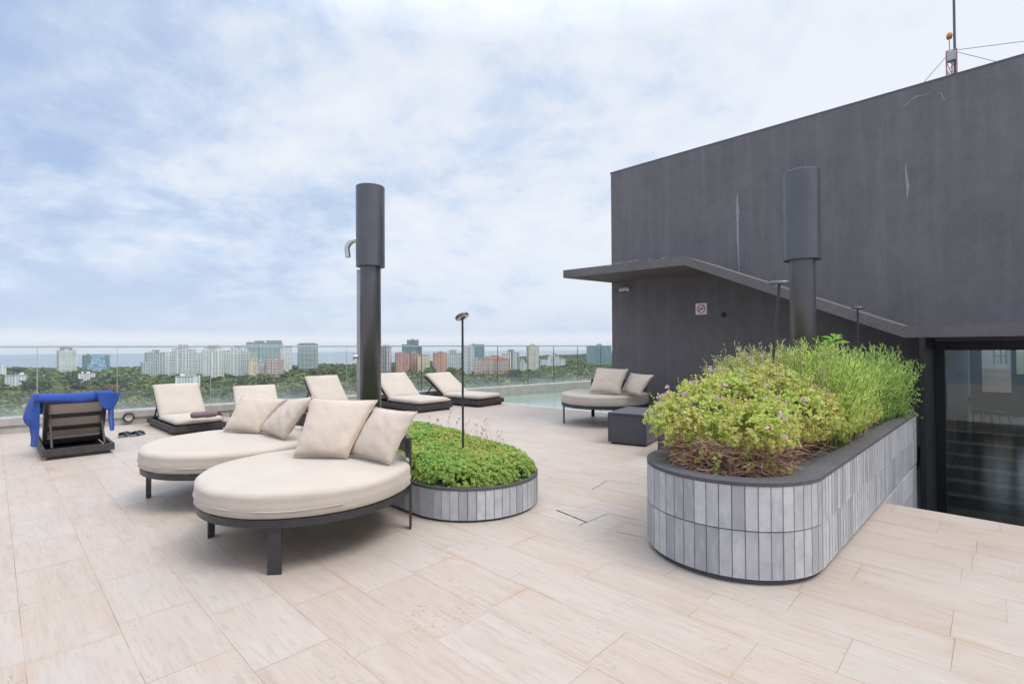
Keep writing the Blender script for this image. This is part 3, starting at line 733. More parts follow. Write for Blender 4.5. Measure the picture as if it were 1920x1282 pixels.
# ------------------------------------------------------------------ plants
def leaf_faces(mb,c,d,n,L_,W,fold=.25,droop=.15):
    """one leaf: six corners folded along the midrib; c base, d direction, n face normal"""
    d=d.normalized(); s=d.cross(n).normalized(); n=s.cross(d)
    a=[c,c+d*L_*.35+s*W*.5+n*fold*W*.5,c+d*L_*.75+s*W*.38+n*fold*W*.4-n*droop*L_*.3,c+d*L_-n*droop*L_,
       c+d*L_*.75-s*W*.38+n*fold*W*.4-n*droop*L_*.3,c+d*L_*.35-s*W*.5+n*fold*W*.5]
    k=len(mb.v); mb.v+=[(q.x,q.y,q.z) for q in a]; mb.f+=[(k,k+1,k+2,k+3),(k,k+3,k+4,k+5)]; mb.sm+=[False,False]
def rv(): 
    while True:
        v=Vector((random.uniform(-1,1),random.uniform(-1,1),random.uniform(-1,1)))
        if .05<v.length<1: return v.normalized()
def blob_points(blobs,n,zmin,inner=.72):
    vol=[b[3]*b[4]*b[5] for b in blobs]; out=[]
    W_=[v**.67 for v in vol]
    while len(out)<n:
        b=random.choices(blobs,W_)[0]; d=rv(); f=random.uniform(inner,1.04)
        lump=1+.16*mnoise.noise(Vector((d.x*2.3+b[0],d.y*2.3+b[1],d.z*2.3)))+.10*mnoise.noise(Vector((d.x*6+b[0],d.y*6,d.z*6)))
        p=Vector((b[0]+d.x*b[3]*f*lump,b[1]+d.y*b[4]*f*lump,b[2]+d.z*b[5]*f*lump))
        if p.z<zmin: continue
        if mnoise.noise(Vector((p.x*9,p.y*9,p.z*9+2)))<-.24: continue
        if any(c is not b and ((p.x-c[0])/c[3])**2+((p.y-c[1])/c[4])**2+((p.z-c[2])/c[5])**2<.5 for c in blobs): continue
        out.append((p,Vector((d.x/b[3],d.y/b[4],d.z/b[5])).normalized()))
    return out
def shrub_leafy(label,base,blobs,ncl,mat,fl,zmin,leaf=(.030,.030),cluster=(4,7),nstem=60,name='flowering_shrub',lean=None):
    o=thing(name,label,'shrub',base); B=Vector(base)
    m=MB(); st=MB(); pts=blob_points(blobs,ncl,zmin)
    for p,n in pts:
        k=random.randint(*cluster); ax=(n+Vector((0,0,.6))+rv()*.5).normalized()
        sc=random.uniform(.7,1.25)
        for i in range(k):
            d=(rv()+ax*.55).normalized(); c=p-B+rv()*.012
            leaf_faces(m,c,d,(ax+rv()*.5).normalized(),leaf[0]*sc*random.uniform(.7,1.2),leaf[1]*sc*random.uniform(.7,1.2),.3,.2)
    for p,n in random.sample([q for q in pts if q[1].z>.15],min(46,nstem//2)):   # loose sprigs standing proud of the mound
        ax=(n*.7+Vector((0,0,.9))+rv()*.35).normalized(); e=p-B+ax*random.uniform(.06,.16)
        st.tube([p-B-ax*.05,e],[.0018,.001],4,False)
        for i in range(7):
            q=(p-B).lerp(e,i/6); leaf_faces(m,q,(rv()+ax*.6),rv(),leaf[0]*random.uniform(.6,1.1),leaf[1]*random.uniform(.6,1.0),.3,.2)
    for p,n in random.sample(pts,nstem):
        q=p-B; r0=Vector((q.x*.55+random.uniform(-.1,.1),q.y*.55+random.uniform(-.08,.08),0)); mid=(r0+q)/2+rv()*.05
        st.tube([r0,mid,q],[.004,.003,.0018],4,False)
    st.build('stems',MAT['twig'],o,fix=False); m.build('foliage',mat,o,fix=False)
    if fl:
        for p,n in random.sample([q for q in pts if q[1].z>-.2],fl):
            f=MB(); c=p-B+n*.02+Vector((0,0,.02))
            for i in range(random.randint(5,9)):
                d=(rv()+Vector((0,0,.3))).normalized(); leaf_faces(f,c+rv()*.012,d,(rv()+d*.1).normalized(),.019,.016,.1,.1)
            f.build('flower',MAT['pink'],o,fix=False)
    return o
ZP=.60
# front shrub, pink flowers, round yellow-green leaves
shrub_leafy('front shrub of small yellow green leaves and pink flowers at the rounded planter end',(3.75,1.3,ZP-.04),
  [(3.52,1.55,.87,.34,.34,.19),(3.53,1.16,.86,.32,.26,.18),(3.92,1.45,.98,.36,.36,.21),(4.25,1.35,1.04,.34,.34,.22),(4.30,1.04,.88,.48,.21,.21),(3.80,1.65,.93,.36,.27,.20)],4700,MAT['leafA'],70,.725,(.020,.021),(4,7),140)
shrub_leafy('second shrub with reddish tips and pale pink blossom behind the front shrub',(4.6,1.3,ZP-.04),
  [(4.45,1.55,1.08,.36,.30,.24),(4.9,1.60,1.10,.40,.24,.26)],1100,MAT['leafD'],45,.72,(.022,.014),(4,7),70)
shrub_leafy('low yellowish green shrub along the stair side of the planter',(5.3,.98,ZP-.04),
  [(4.75,.97,.84,.42,.17,.17),(5.3,.96,.80,.5,.16,.15),(5.85,.95,.78,.45,.15,.14)],1300,MAT['leafA'],14,.63,(.020,.019),(4,6),50,'low_shrub')
def spears(label,base,spots,nst,hgt,mat,name='spear_shrub',seeds=True,lean=.35,nl=26,lw=(.007,.012)):
    """upright wands with narrow leaves"""
    o=thing(name,label,'shrub',base); B=Vector(base); m=MB(); st=MB(); sd=MB()
    for k in range(nst):
        sx,sy,rx,ry=random.choice(spots); a=random.uniform(0,2*PI); q=math.sqrt(random.random())
        dx,dy=q*math.cos(a),q*math.sin(a)
        b=Vector((sx+dx*rx*.75,sy+dy*ry*.75,ZP-.03))-B
        h_=hgt*random.uniform(.66,1.06)*(1-.30*q*q)
        tip=b+Vector((dx*rx*lean*1.2+random.uniform(-.06,.06),dy*ry*lean*1.6+random.uniform(-.06,.06),h_))
        mid=(b+tip)/2+Vector((-dx*.03,-dy*.03,.04))
        st.tube([b,mid,tip],[.003,.0024,.0012],4,False)
        for i in range(nl):
            t=.12+.88*i/nl+random.uniform(-.02,.02)
            p=(b.lerp(mid,t*2) if t<.5 else mid.lerp(tip,min(1,t*2-1)))
            d=(rv()*.7+Vector((dx*.3,dy*.3,.95))).normalized()
            leaf_faces(m,p,d,rv(),random.uniform(.035,.065),random.uniform(*lw),.2,.1)
        if seeds and random.random()<(.65 if name=='wispy_plant' else .25):
            for i in range(6): leaf_faces(sd,tip+rv()*.012-Vector((0,0,.01*i)),rv(),rv(),.010,.009,.1,.1)
    st.build('stems',MAT['stem'],o,fix=False); m.build('foliage',mat,o,fix=False)
    if seeds and sd.v: sd.build('seed_heads',MAT['seed'],o,fix=False)['kind']='stuff'
    return o
spears('bright lime green upright shrub in the middle of the tall planter',(5.3,1.2,ZP-.04),[(4.75,1.08,.40,.28),(5.2,1.10,.5,.34),(5.75,1.2,.5,.36),(5.4,1.5,.5,.24)],620,.87,MAT['leafB'],nl=30)
spears('darker green upright shrub spilling over the stair end of the planter',(6.7,1.1,ZP-.04),[(6.2,1.06,.45,.30),(6.6,1.03,.42,.30),(6.95,1.0,.36,.30),(7.1,.90,.26,.22)],300,.84,MAT['leafC'],lean=.38)
spears('wispy pale stems with tiny blossoms between the pink shrub and the column',(4.75,1.4,ZP-.04),[(4.75,1.45,.45,.28),(4.35,1.45,.36,.28),(4.6,1.2,.40,.28)],280,.86,MAT['leafD'],'wispy_plant',True,.4,22,(.008,.014))
# trailing bits hanging over the stair end
m=MB(); st=MB(); B=Vector((7.3,.82,ZP)); o=thing('trailing_plant','thin trailing shoots with a purple flower hanging over the planter corner','plant',B)
for k in range(26):
    a=random.uniform(-1.2,.3); b=Vector((random.uniform(-.35,.2),random.uniform(-.02,.1),.0)); e=b+Vector((random.uniform(-.05,.3),-random.uniform(.08,.30),random.uniform(-.12,.42)))
    md=(b+e)/2+Vector((0,0,.12)); st.tube([b,md,e],[.0025,.002,.001],4,False)
    for i in range(16):
        t=i/15; p=b.lerp(md,t*2) if t<.5 else md.lerp(e,t*2-1); leaf_faces(m,p,rv()+Vector((0,0,.4)),rv(),.035,.012)
st.build('stems',MAT['stem'],o,fix=False); m.build('foliage',MAT['leafC'],o,fix=False)
# sapling with broad leaves
p=gy(1563,640,1.2); B=Vector((p.x,1.2,ZP)); o=thing('sapling','broad leaved bright green sapling poking above the lime shrub','sapling',B)
MB().tube([(0,0,0),(.02,0,.5),(0,0,p.z-ZP+.02)],[.007,.006,.004],6).build('stem',MAT['stem'],o,fix=False)
m=MB(); tz=p.z-ZP
for k in range(9):
    a=2.4*k; zz_=tz-.05+.012*k; d=Vector((math.cos(a),math.sin(a),.35+.05*k)); leaf_faces(m,Vector((0,0,zz_)),d,Vector((0,0,1)),.15-.007*k,.075-.004*k,.35,.35)
m.build('foliage',MAT['sap'],o,fix=False)
# dry twig mat around the foot of the shrubs
m=MB(); B=Vector((4.4,1.29,ZP))
for k in range(3800):
    if random.random()<.62:
        a=random.uniform(PI*.52,PI*1.5); q=random.uniform(.55,1.0); c=Vector((PRX+PRR+.39*q*math.cos(a)-.0,PRY+.39*q*math.sin(a),ZP+random.random()**1.35*.20-.02))
    else:
        c=Vector((random.uniform(3.4,6.2),random.choice((PRY-random.uniform(.22,.40),PRY+random.uniform(.22,.40))),ZP+random.random()**1.6*.17-.02))
    d=rv(); d.z*=.55; d.normalize(); l=random.uniform(.05,.17); e=c+d*l; md=(c+e)/2+rv()*.02
    m.tube([c-B,md-B,e-B],[.0022,.0019,.001],3,False,False)
o=m.build('dry_twigs',MAT['twig'],None,B,fix=False); tag(o,'tangle of dry reddish brown twigs at the foot of the shrubs','twigs',None,'stuff')
m=MB(); B=Vector((3.3,1.2,ZP))
for k in range(26):
    a=random.uniform(PI*.6,PI*1.45); c=Vector((PRX+PRR+.37*math.cos(a)*random.uniform(.9,1.05),PRY+.37*math.sin(a)*random.uniform(.9,1.05),ZP+random.uniform(0,.12)))-B
    for i in range(random.randint(3,9)): leaf_faces(m,c+rv()*.02,rv()+Vector((-.3,0,.5)),(rv()+Vector((0,0,.8))),.03,.03,.3,.2)
o=m.build('fresh_shoots',MAT['leafA'],None,B,fix=False); tag(o,'scattered fresh green shoots sprouting through the dry twigs','shoots',None,'stuff')

# groundcover in the low planter
m=MB(); B=Vector((PLX,PLY+1.5,.25)); cnt=0
def mound(x,y):
    """height of the groundcover surface above the deck, 0 outside"""
    dx=abs(x-PLX); yy=y-PLY
    if yy<PLR: dd=PLR-math.hypot(x-PLX,y-(PLY+PLR))
    else: dd=PLR-dx
    dd=min(dd,3.15-yy)
    if dd<.030: return 0
    e=min(1,(dd-.030)/.17); return .235+(.165+.10*max(0,min(1,(yy-.5)/1.1)))*math.sqrt(1-(1-e)**2)+.030*mnoise.noise(Vector((x*3.2,y*3.2,1)))+.016*mnoise.noise(Vector((x*9,y*9,4)))
while cnt<9500:
    x=random.uniform(PLX-PLR,PLX+PLR); y=random.uniform(PLY,PLY+3.2)
    z=mound(x,y)
    if not z: continue
    if y>PLY+1.9 and random.random()<.5: continue
    cnt+=1; c=Vector((x,y,z+random.uniform(-.03,.012)))-B
    ex=.02; nx=mound(x-ex,y)-mound(x+ex,y); ny=mound(x,y-ex)-mound(x,y+ex)
    ax=Vector((max(-3,min(3,nx/(2*ex))),max(-3,min(3,ny/(2*ex))),1)).normalized() if abs(nx)<.2 and abs(ny)<.2 else Vector(((x-PLX),(y-PLY-PLR) if y<PLY+PLR else 0,.5)).normalized()
    ax=(ax+rv()*.35).normalized(); sc=random.uniform(.75,1.25); t1=ax.orthogonal().normalized(); t2=ax.cross(t1)
    for i in range(9):
        a=2.4*i; up=.25+.10*i; d=t1*math.cos(a)+t2*math.sin(a)+ax*up
        leaf_faces(m,c+ax*.003*i,d,ax,(.028-.0012*i)*sc,(.0155-.0005*i)*sc,.25,.12)
o=m.build('groundcover',MAT['sedum'],None,B,fix=False); tag(o,'dense bright green succulent groundcover filling the low planter','groundcover',None,'stuff')
m=MB(); B=Vector((3.3,4.2,.35)); hd=MB(); o=thing('dry_flower_stalks','thin dry flower stalks rising from the groundcover behind the disc lamp','stalks',B)
for k in range(46):
    b=Vector((random.uniform(3.2,3.62),random.uniform(3.45,4.6),.36))-B; e=b+Vector((random.uniform(-.1,.12),random.uniform(-.1,.1),random.uniform(.10,.32)))
    m.tube([b,(b+e)/2+rv()*.01,e],[.0016,.0013,.001],4,False)
    for i in range(3): leaf_faces(hd,e+rv()*.006,rv(),rv(),.014,.012)
m.build('stalks',MAT['twig'],o,fix=False); hd.build('seed_heads',MAT['twig'],o,fix=False)['kind']='stuff'

# a few fallen leaves and a broken slab edge on the deck
m=MB(); B=gz(1080,975); 
def chip(px,py,w,l,rz,z=.004):
    p=gz(px,py); m.box((p.x-B.x,p.y-B.y,z/2+.001),(w,l,z),Matrix.Rotation(rz,3,'Z'))
# drain slot between the planters
o=thing('floor_drain','cracked slab edge with a dark open drain slot between the planters','drain',B)
def slot(a,b,w,name,mat,z=.0035):
    a=gz(*a)-B; b=gz(*b)-B; d_=(b-a).normalized(); n=Vector((-d_.y,d_.x,0))*w/2; m=MB()
    K=9; vs=[]
    for k in range(K):
        p=a.lerp(b,k/(K-1)); q=1+.6*mnoise.noise(Vector((p.x*25,p.y*25,w*100))); vs+=[p+n*q+Vector((0,0,z)),p-n*q+Vector((0,0,z))]
    m.add(vs,[(2*k,2*k+1,2*k+3,2*k+2) for k in range(K-1)]); m.build(name,mat,o)
slot((1043,956),(1100,979),.009,'slot',MAT['soil'])
slot((1050,955),(1118,962),.0025,'crack',MAT['soil']); slot((1085,985),(1140,963),.0035,'open_joint',MAT['soil']); slot((1140,963),(1190,973),.003,'open_joint',MAT['soil'])
slot((1110,918),(1138,901),.004,'open_joint',MAT['soil']); slot((1138,901),(1198,908),.003,'open_joint',MAT['soil']); slot((1156,997),(1210,1008),.003,'open_joint',MAT['soil'])
# ------------------------------------------------------------------ dim room behind the glazed entrance
XB=26.0
def yb(px): return gx(px,690,XB).y
def zb_(py): return gx(1850,py,XB).z
IW=simple('interior_dark_wall',(.035,.033,.033),.7,0,.3,2,.2); IF=simple('polished_dark_stone',(.16,.16,.165),.16,0,.6,1.2,.25)
def inner(a,b,name,mat): MB().boxb((a[0]-WX,a[1]-WY,a[2]),(b[0]-WX,b[1]-WY,b[2])).build(name,mat,bw)
inner((9.1,-13,-1.25),(XB+.2,.73,-1.192),'interior_floor',IF)
inner((17.06,-13,1.50),(XB-2.6,.9,1.62),'interior_ceiling',IW)  # stops short of the back wall: unseen gap added to let sky light in
inner((17.06,.742,-1.25),(XB+.2,.90,1.49),'interior_side_wall',IW)
yA,yB_,yC,yD=yb(1826),yb(1841),yb(1896),yb(1906)
inner((XB,yA,-1.19),(XB+.15,.74,2.2),'interior_back_wall',IW)
inner((XB,yB_,-1.19),(XB+.15,yA-.002,2.2),'interior_back_wall',IW)
PW=simple('white_masonry',(.78,.77,.75),.7,0,.3,1,.05)
zk=zb_(691); zw0,zw1=zb_(683),zb_(655); ya,yz=yb(1862),yb(1889)
inner((XB-.02,yC,zk),(XB+.15,yB_-.002,zw0),'white_wall',PW); inner((XB-.02,ya,zw0),(XB+.15,yB_-.002,2.2),'white_wall',PW); inner((XB-.02,yC,zw0),(XB+.15,yz,2.2),'white_wall',PW)
def m_brick():
    t=NT('pale_brick'); b=t.n('TexBrick'); t.put(b.inputs['Vector'],t.mapv(t.obj(),(1,1,1),(0,0,0),(PI/2,0,PI/2))); b.inputs['Scale'].default_value=3
    t.put(b.inputs['Color1'],(.62,.50,.38)); t.put(b.inputs['Color2'],(.72,.60,.46)); t.put(b.inputs['Mortar'],(.45,.38,.32)); t.bsdf(b.outputs[0],.8); return t.m
inner((XB-.05,yC,zb_(734)),(XB+.15,yB_-.002,zk-.004),'brick_base',m_brick())
inner((XB-.04,yC,-1.19),(XB+.15,yB_-.002,zb_(734)-.004),'plinth',IW)
f=MB()
for q in (ya-.01,(ya+yz)/2,yz+.05): f.boxb((XB+.03-WX,q-.04-WY,zw0),(XB+.08-WX,q-WY,2.1))
f.boxb((XB+.025-WX,yz-WY,zb_(668)),(XB+.07-WX,ya-WY,zb_(667)+.02)); wf=f.build('window_frame',MAT['galv'],bw)
inner((XB-.06,yD,-1.19),(XB+.15,yC-.002,2.2),'interior_back_wall',IW)
inner((XB,-13,-1.19),(XB+.15,yD-.002,zb_(700)),'interior_back_wall',IW)
y0=yb(1769); y1=yA+.1; o=thing('curtain','long teal curtain hanging inside behind the entrance glazing','curtain',(XB-.3,y1,-1.19))
m=MB(); n=44; P=[]
for z in (0.0,1.2,3.0): P.append([(.06*math.sin(i*1.9),(y0-y1)*i/n,z) for i in range(n+1)])
m.grid(P); m.build('cloth',simple('teal_curtain',(.30,.52,.56),.8,0,.2,3,.2),o)
def cafe_chair(label,px,x,rz):
    y=gx(px,740,x).y; o=thing('cafe_chair',label,'chair',(x,y,-1.19),rz,'dark chairs inside the glazed room')
    MB().boxb((-.22,-.22,.44),(.22,.22,.47),.01).build('seat',MAT['black'],o); MB().boxb((-.22,.19,.62),(.22,.22,.86),.01).build('backrest',MAT['black'],o)
    for a in (-1,1):
        for b in (-1,1): MB().tube([(a*.19,b*.19,.44 if b<0 else .8),(a*.25,b*.27,0)],.016,6).build('leg',MAT['black'],o)
cafe_chair('dark cafe chair inside the glazed room left of the white wall',1836,23.0,.4); cafe_chair('dark cafe chair inside the glazed room in front of the brick base',1866,22.6,-.5)

# ------------------------------------------------------------------ far land, sea, city, trees
def rf(r,f): # camera-aligned ground coordinates -> world
    fx=Vector((math.cos(AZ),math.sin(AZ),0)); return fx*f+R0*r
GZ=-60.0
def fieldmat():
    t=NT('park_ground'); v=t.obj(); n=t.noise(v,.012,6,.65); n2=t.noise(v,.08,4,.6)
    c=t.ramp(n,[(.3,(.05,.075,.03)),(.55,(.085,.11,.045)),(.75,(.14,.13,.08))]); c=t.mix(t.math('MULTIPLY',n2,.4),c,(.05,.07,.03)); t.bsdf(c,.95,0,.1); return t.m
shore=[(-6000,1450),(-1500,1480),(-900,1560),(-500,1800),(-150,2300),(250,3000),(800,3900),(2500,6500)]
poly=[rf(-6000,60)]+[rf(*q) for q in shore]+[rf(6000,6500),rf(6000,60)]
m=MB(); m.add([(p.x,p.y,GZ) for p in poly],[tuple(range(len(poly)))]); struct(m.build('terrain',fieldmat()))
def seamat():
    t=NT('sea'); v=t.obj(); n=t.noise(t.mapv(v,(1,1,1)),.02,6,.6); w=t.noise(v,.0012,5,.6)
    c=t.ramp(w,[(.35,(.18,.212,.25)),(.65,(.225,.257,.287))]); t.bsdf(c,.38,0,.35,t.bump(n,.25,1.5)); return t.m
m=MB(); N=96; R=11800
m.add([(R*math.cos(2*PI*k/N),R*math.sin(2*PI*k/N),GZ-1.0) for k in range(N)],[tuple(range(N))]); struct(m.build('sea',seamat()))
# low wooded ridge to the right
m=MB(); P=[]
for i in range(25):
    row=[]
    for j in range(9):
        r=100+i*70; f=2700+j*120+r*.55; hgt=26*math.sin(PI*i/24)*math.sin(PI*j/8)+6*mnoise.noise(Vector((i*.5,j*.5,0)))*math.sin(PI*i/24); p=rf(r,f); row.append((p.x,p.y,GZ-2+max(0,hgt)+1))
    P.append(row)
m.grid(P); struct(m.build('hills',fieldmat()))

def canopy_leaf(name,stops,tint=False):
    t=NT(name); g=t.n('NewGeometry'); r=g.outputs['Random Per Island']; big=t.noise(t.obj(),.012,4,.6)
    c=t.ramp(r,stops); c2=t.mix(t.ramp(big,[(.38,0.0),(.66,.55)]),c,(.20,.205,.07))
    if tint:
        at=t.n('Attribute',attribute_name='species'); k=t.ramp(at.outputs['Fac'],[(0,(.45,.52,.50)),(.25,(.70,.80,.70)),(.5,(1.0,1.0,.9)),(.75,(1.35,1.25,1.0)),(.9,(1.9,1.7,1.1)),(1,(1.9,1.35,1.0))]); c2=t.mix(1.0,c2,k,'MULTIPLY')
    
    d=t.n('BsdfPrincipled'); t.put(d.inputs['Base Color'],c2); d.inputs['Roughness'].default_value=.85; d.inputs['Specular IOR Level'].default_value=.1
    t.t.links.new(d.outputs[0],t.out.inputs[0]); return t.m
CL=canopy_leaf('wood_leaves',[(0,(.034,.058,.028)),(.5,(.075,.112,.050)),(.9,(.128,.165,.070)),(1,(.19,.19,.09))],True)
def crown_np(n,lumps,seed,q):
    """n small quads spread through a lumpy crown of radius about 1 (numpy, (n,4,3))"""
    g=np.random.default_rng(seed); L_=[]
    cs=g.normal(size=(lumps,3)); cs/=np.linalg.norm(cs,axis=1)[:,None]; cs*=g.uniform(.35,.62,(lumps,1)); cs[:,2]=np.abs(cs[:,2])*.75-.05
    k=g.integers(0,lumps,n); d=g.normal(size=(n,3)); d/=np.linalg.norm(d,axis=1)[:,None]
    c=cs[k]+d*g.uniform(.30,.52,(n,1)); c[:,2]*=.85
    nn=d+g.normal(size=(n,3))*.45+np.array([0,0,.35]); nn/=np.linalg.norm(nn,axis=1)[:,None]
    a=np.cross(nn,g.normal(size=(n,3))); a/=np.linalg.norm(a,axis=1)[:,None]; b=np.cross(nn,a)
    s=g.uniform(.6,1.25,(n,1))*q; a*=s; b*=s
    return np.stack([c-a-b*.7,c+a-b*.6,c+a*.7+b,c-a*.8+b*.8],1)
def np_mesh(name,V,mat,loc=(0,0,0)):
    nq=len(V); me=bpy.data.meshes.new(name); me.vertices.add(nq*4); me.loops.add(nq*4); me.polygons.add(nq)
    me.vertices.foreach_set('co',V.reshape(-1).astype(np.float32)); me.loops.foreach_set('vertex_index',np.arange(nq*4,dtype=np.int32))
    me.polygons.foreach_set('loop_start',np.arange(0,nq*4,4,dtype=np.int32)); me.update(calc_edges=True); me.materials.append(mat)
    o=bpy.data.objects.new(name,me); COL.objects.link(o); o.location=loc; return o

BLD=[]   # footprints (r,f,radius) kept free of trees
def reserve(px,f,rad_): r=(px-CX)/F_PX*f; BLD.append((r,f,rad_))
FAC={}
def fac(key):
    if key not in FAC:
        FAC[key]={'white':lambda:m_facade('facade_white',(.74,.74,.73),(.19,.22,.25),3.1,3.6,.45,.66),
        'palegrey':lambda:m_facade('facade_pale_grey',(.64,.66,.66),(.16,.19,.22),3.1,3.2,.48,.62),
        'greyg':lambda:m_facade('facade_grey_green',(.52,.56,.53),(.13,.16,.17),3.1,4.2,.5,.7),
        'balc':lambda:m_facade('facade_balconies',(.72,.74,.72),(.12,.16,.17),3.2,40,.52,.96),
        'teal':lambda:m_facade('facade_teal_glass',(.34,.46,.47),(.13,.26,.28),3.4,2.6,.72,.82,.25),
        'dark':lambda:m_facade('facade_dark_glass',(.26,.36,.36),(.08,.16,.165),3.3,2.8,.66,.78,.25),
        'blue':lambda:m_facade('facade_blue_glass',(.30,.42,.55),(.25,.38,.52),3.5,4,.9,.9,.2),
        'brick':lambda:m_facade('facade_red_brick',(.52,.24,.19),(.34,.24,.23),3.0,3.4,.45,.5),
        'orange':lambda:m_facade('facade_orange_brick',(.62,.31,.21),(.25,.16,.13),3.0,3.6,.45,.45),
        'cream':lambda:m_facade('facade_cream',(.72,.63,.48),(.30,.26,.21),3.1,3.4,.48,.5),
        'beige':lambda:m_facade('facade_beige',(.66,.61,.54),(.36,.34,.31),3.1,4.2,.5,.4),
        'pattern':lambda:m_facade('facade_dark_pattern',(.66,.64,.65),(.15,.12,.13),3.1,5.5,.7,.6),
        'stripe':lambda:m_facade('facade_striped',(.56,.56,.57),(.09,.11,.13),3.1,7,.95,.45)}[key]()
    return FAC[key]
ROOF=simple('flat_roof',(.28,.28,.27),.9,0,.2,.3,.2)
TILE=simple('red_roof_tile',(.34,.15,.10),.9,0,.2,.5,.25)
SLAB=simple('balcony_slab',(.80,.81,.80),.7,0,.3,.2,.08)
def building(label,x0,x1,yt,f,fk,dep=22,yaw=0,bal=False,steps=(),tops=(),cat='tower block',name='tower_block',side=None):
    """x0..x1, yt: picture columns and top row; f: distance. steps: (fraction0, fraction1, row) lower/higher slabs of the body"""
    xc=(x0+x1)/2; W=(x1-x0)/F_PX*f; base=far(xc,f,GZ); top=hz(yt,f,xc)-GZ
    d=Vector((base.x,base.y,0)).normalized(); rz=math.atan2(-d.y,-d.x)+PI/2+rad(yaw)
    o=thing(name,label,cat,base,rz); reserve(xc,f+dep*.3,max(W,dep)*.62)
    # local: x to the right as seen, -y towards the viewer
    m=MB(); parts=steps or ((0,1,yt),)
    for k,(a,b,row) in enumerate(parts):
        h_=hz(row,f,xc)-GZ; m.boxb((-W/2+a*W,(k%3)*.8,0),(-W/2+b*W,dep-(k%3)*.8,h_))
    wall=m.build('walls',fac(fk),o)
    rb=MB(); 
    for k,(a,b,row) in enumerate(parts):
        h_=hz(row,f,xc)-GZ; rb.boxb((-W/2+a*W-.25,(k%3)*.8-.25,h_+.02),(-W/2+b*W+.25,dep-(k%3)*.8+.25,h_+.9))
    for (a,b,row,h0) in tops:
        rb.boxb((-W/2+a*W,dep*.3,hz(h0,f,xc)-GZ+.5),(-W/2+b*W,dep*.7,hz(row,f,xc)-GZ))
    rb.build('roof',ROOF,o)
    PL={'white':(.84,.84,.83),'palegrey':(.76,.78,.78),'greyg':(.56,.60,.58),'brick':(.60,.42,.37),'orange':(.70,.50,.40),'cream':(.74,.64,.48),'beige':(.60,.56,.50),'pattern':(.22,.19,.20),'stripe':(.84,.84,.84),'balc':(.70,.72,.71),'teal':(.22,.36,.38),'dark':(.15,.22,.22),'blue':(.4,.5,.6)}[fk]
    pk_='plain_'+fk
    if pk_ not in FAC: FAC[pk_]=simple(pk_,PL,.7,0,.3,.15,.1)
    rg=random.Random(int(x0*7+x1)); pm=MB()
    for k,(a,b,row) in enumerate(parts):
        h_=hz(row,f,xc)-GZ; w_=(b-a)*W; nb=max(2,int(w_/5.2)); bw_=w_/nb
        for q in range(nb+1):
            if rg.random()<.62:
                pw=bw_*rg.uniform(.16,.42); cx_=-W/2+a*W+min(max(q*bw_,pw/2+.05),w_-pw/2-.05); pm.boxb((cx_-pw/2,(k%3)*.8-rg.uniform(.5,1.4),0),(cx_+pw/2,(k%3)*.8-.01,h_-rg.choice((0.05,.05,3.2,-1.6))))
    if pm.v: pm.build('piers',FAC[pk_],o)
    pr_b=MB(); a,b,row=max(parts,key=lambda q:-q[2]); h_=hz(row,f,xc)-GZ+.9
    for q in range(rg.randint(1,3)):
        c0=-W/2+(a+(b-a)*rg.uniform(.12,.75))*W; w_=(b-a)*W*rg.uniform(.10,.22); pr_b.boxb((c0,dep*.25+q*.3,h_+.02),(c0+w_,dep*.6+q*.3,h_+rg.uniform(1.4,3.6)))
    if rg.random()<.6: c0=-W/2+(a+(b-a)*.5)*W; pr_b.tube([(c0,dep*.4,h_),(c0,dep*.4,h_+rg.uniform(4,8))],.22,5)
    pr_b.build('plant_room',FAC[pk_],o)
    if bal:
        sl=MB()
        for k,(a,b,row) in enumerate(parts):
            h_=hz(row,f,xc)-GZ; z=14
            while z<h_-2:
                nb=max(1,int((b-a)*W/9)); w_=(b-a)*W/nb
                for q in range(nb): sl.boxb((-W/2+a*W+q*w_+.7,(k%3)*.8-1.3,z),(-W/2+a*W+(q+1)*w_-.7,(k%3)*.8-.02,z+1.05))
                z+=3.1
        sl.build('balconies',SLAB,o)
    return o
T=building
T('slender white tower with stacked curved balconies and a dark crown left of the glass block',115,140,657,1250,'balc',24,12,True,((0,1,657),),((.15,.8,650,657),))
T('dark glass office block with a bright blue glass front among the trees',160,199,666,1300,'dark',24,-8,False,((0,.34,666),(.86,1,666),(.3,.88,668)),(),'office block','office_block')
o=bpy.data.objects['office_block']; W_=39/F_PX*1300
m=MB(); m.boxb((-W_*.16,-3,0),(W_*.36,-.03,hz(664,1300,180)-GZ)); m.boxb((-W_*.30,-6,0),(W_*.42,-3.03,hz(681,1300,180)-GZ)); m.build('glass_front',fac('blue'),o)
T('grey green apartment block with a small roof box leftmost of the white cluster',279,313,662,1080,'greyg',24,10,False,((0,1,662),(-.18,.25,680)),((.3,.6,656,662),))
T('broad white stepped apartment tower with a raised middle',316,377,647,1050,'palegrey',26,5,True,((0,.24,661),(.2,.42,654),(.36,.62,647),(.58,.8,656),(.76,1,663)),())
T('white apartment tower with a stepped gable beside the broad one',383,418,657,1000,'white',24,4,True,((0,1,657),(.12,.88,652),(.28,.72,648)))
T('narrow grey block squeezed between two white gabled towers',418,430,658,1120,'palegrey',18,0,False)
T('white apartment tower with a stepped gable left of the green glass slab',429,466,659,1020,'white',24,-4,True,((0,1,659),(.14,.86,653),(.3,.7,648)))
T('wide green glass slab tower with a cluttered roof',465,527,644,1350,'teal',30,0,True,((0,1,644),),((0.02,.2,641,644),(.22,.5,638.5,644),(.55,.98,638,644)))
T('cream old building with a pointed stepped top before the green slab',467,482,676,1000,'cream',14,8,False,((0,1,676),(.3,.95,669),(.55,.85,664)),(),'apartment block','apartment_block')
T('small pale blue house block between the cream and red buildings',483,498,678,1010,'palegrey',12,0,False,(),(),'apartment block','apartment_block')
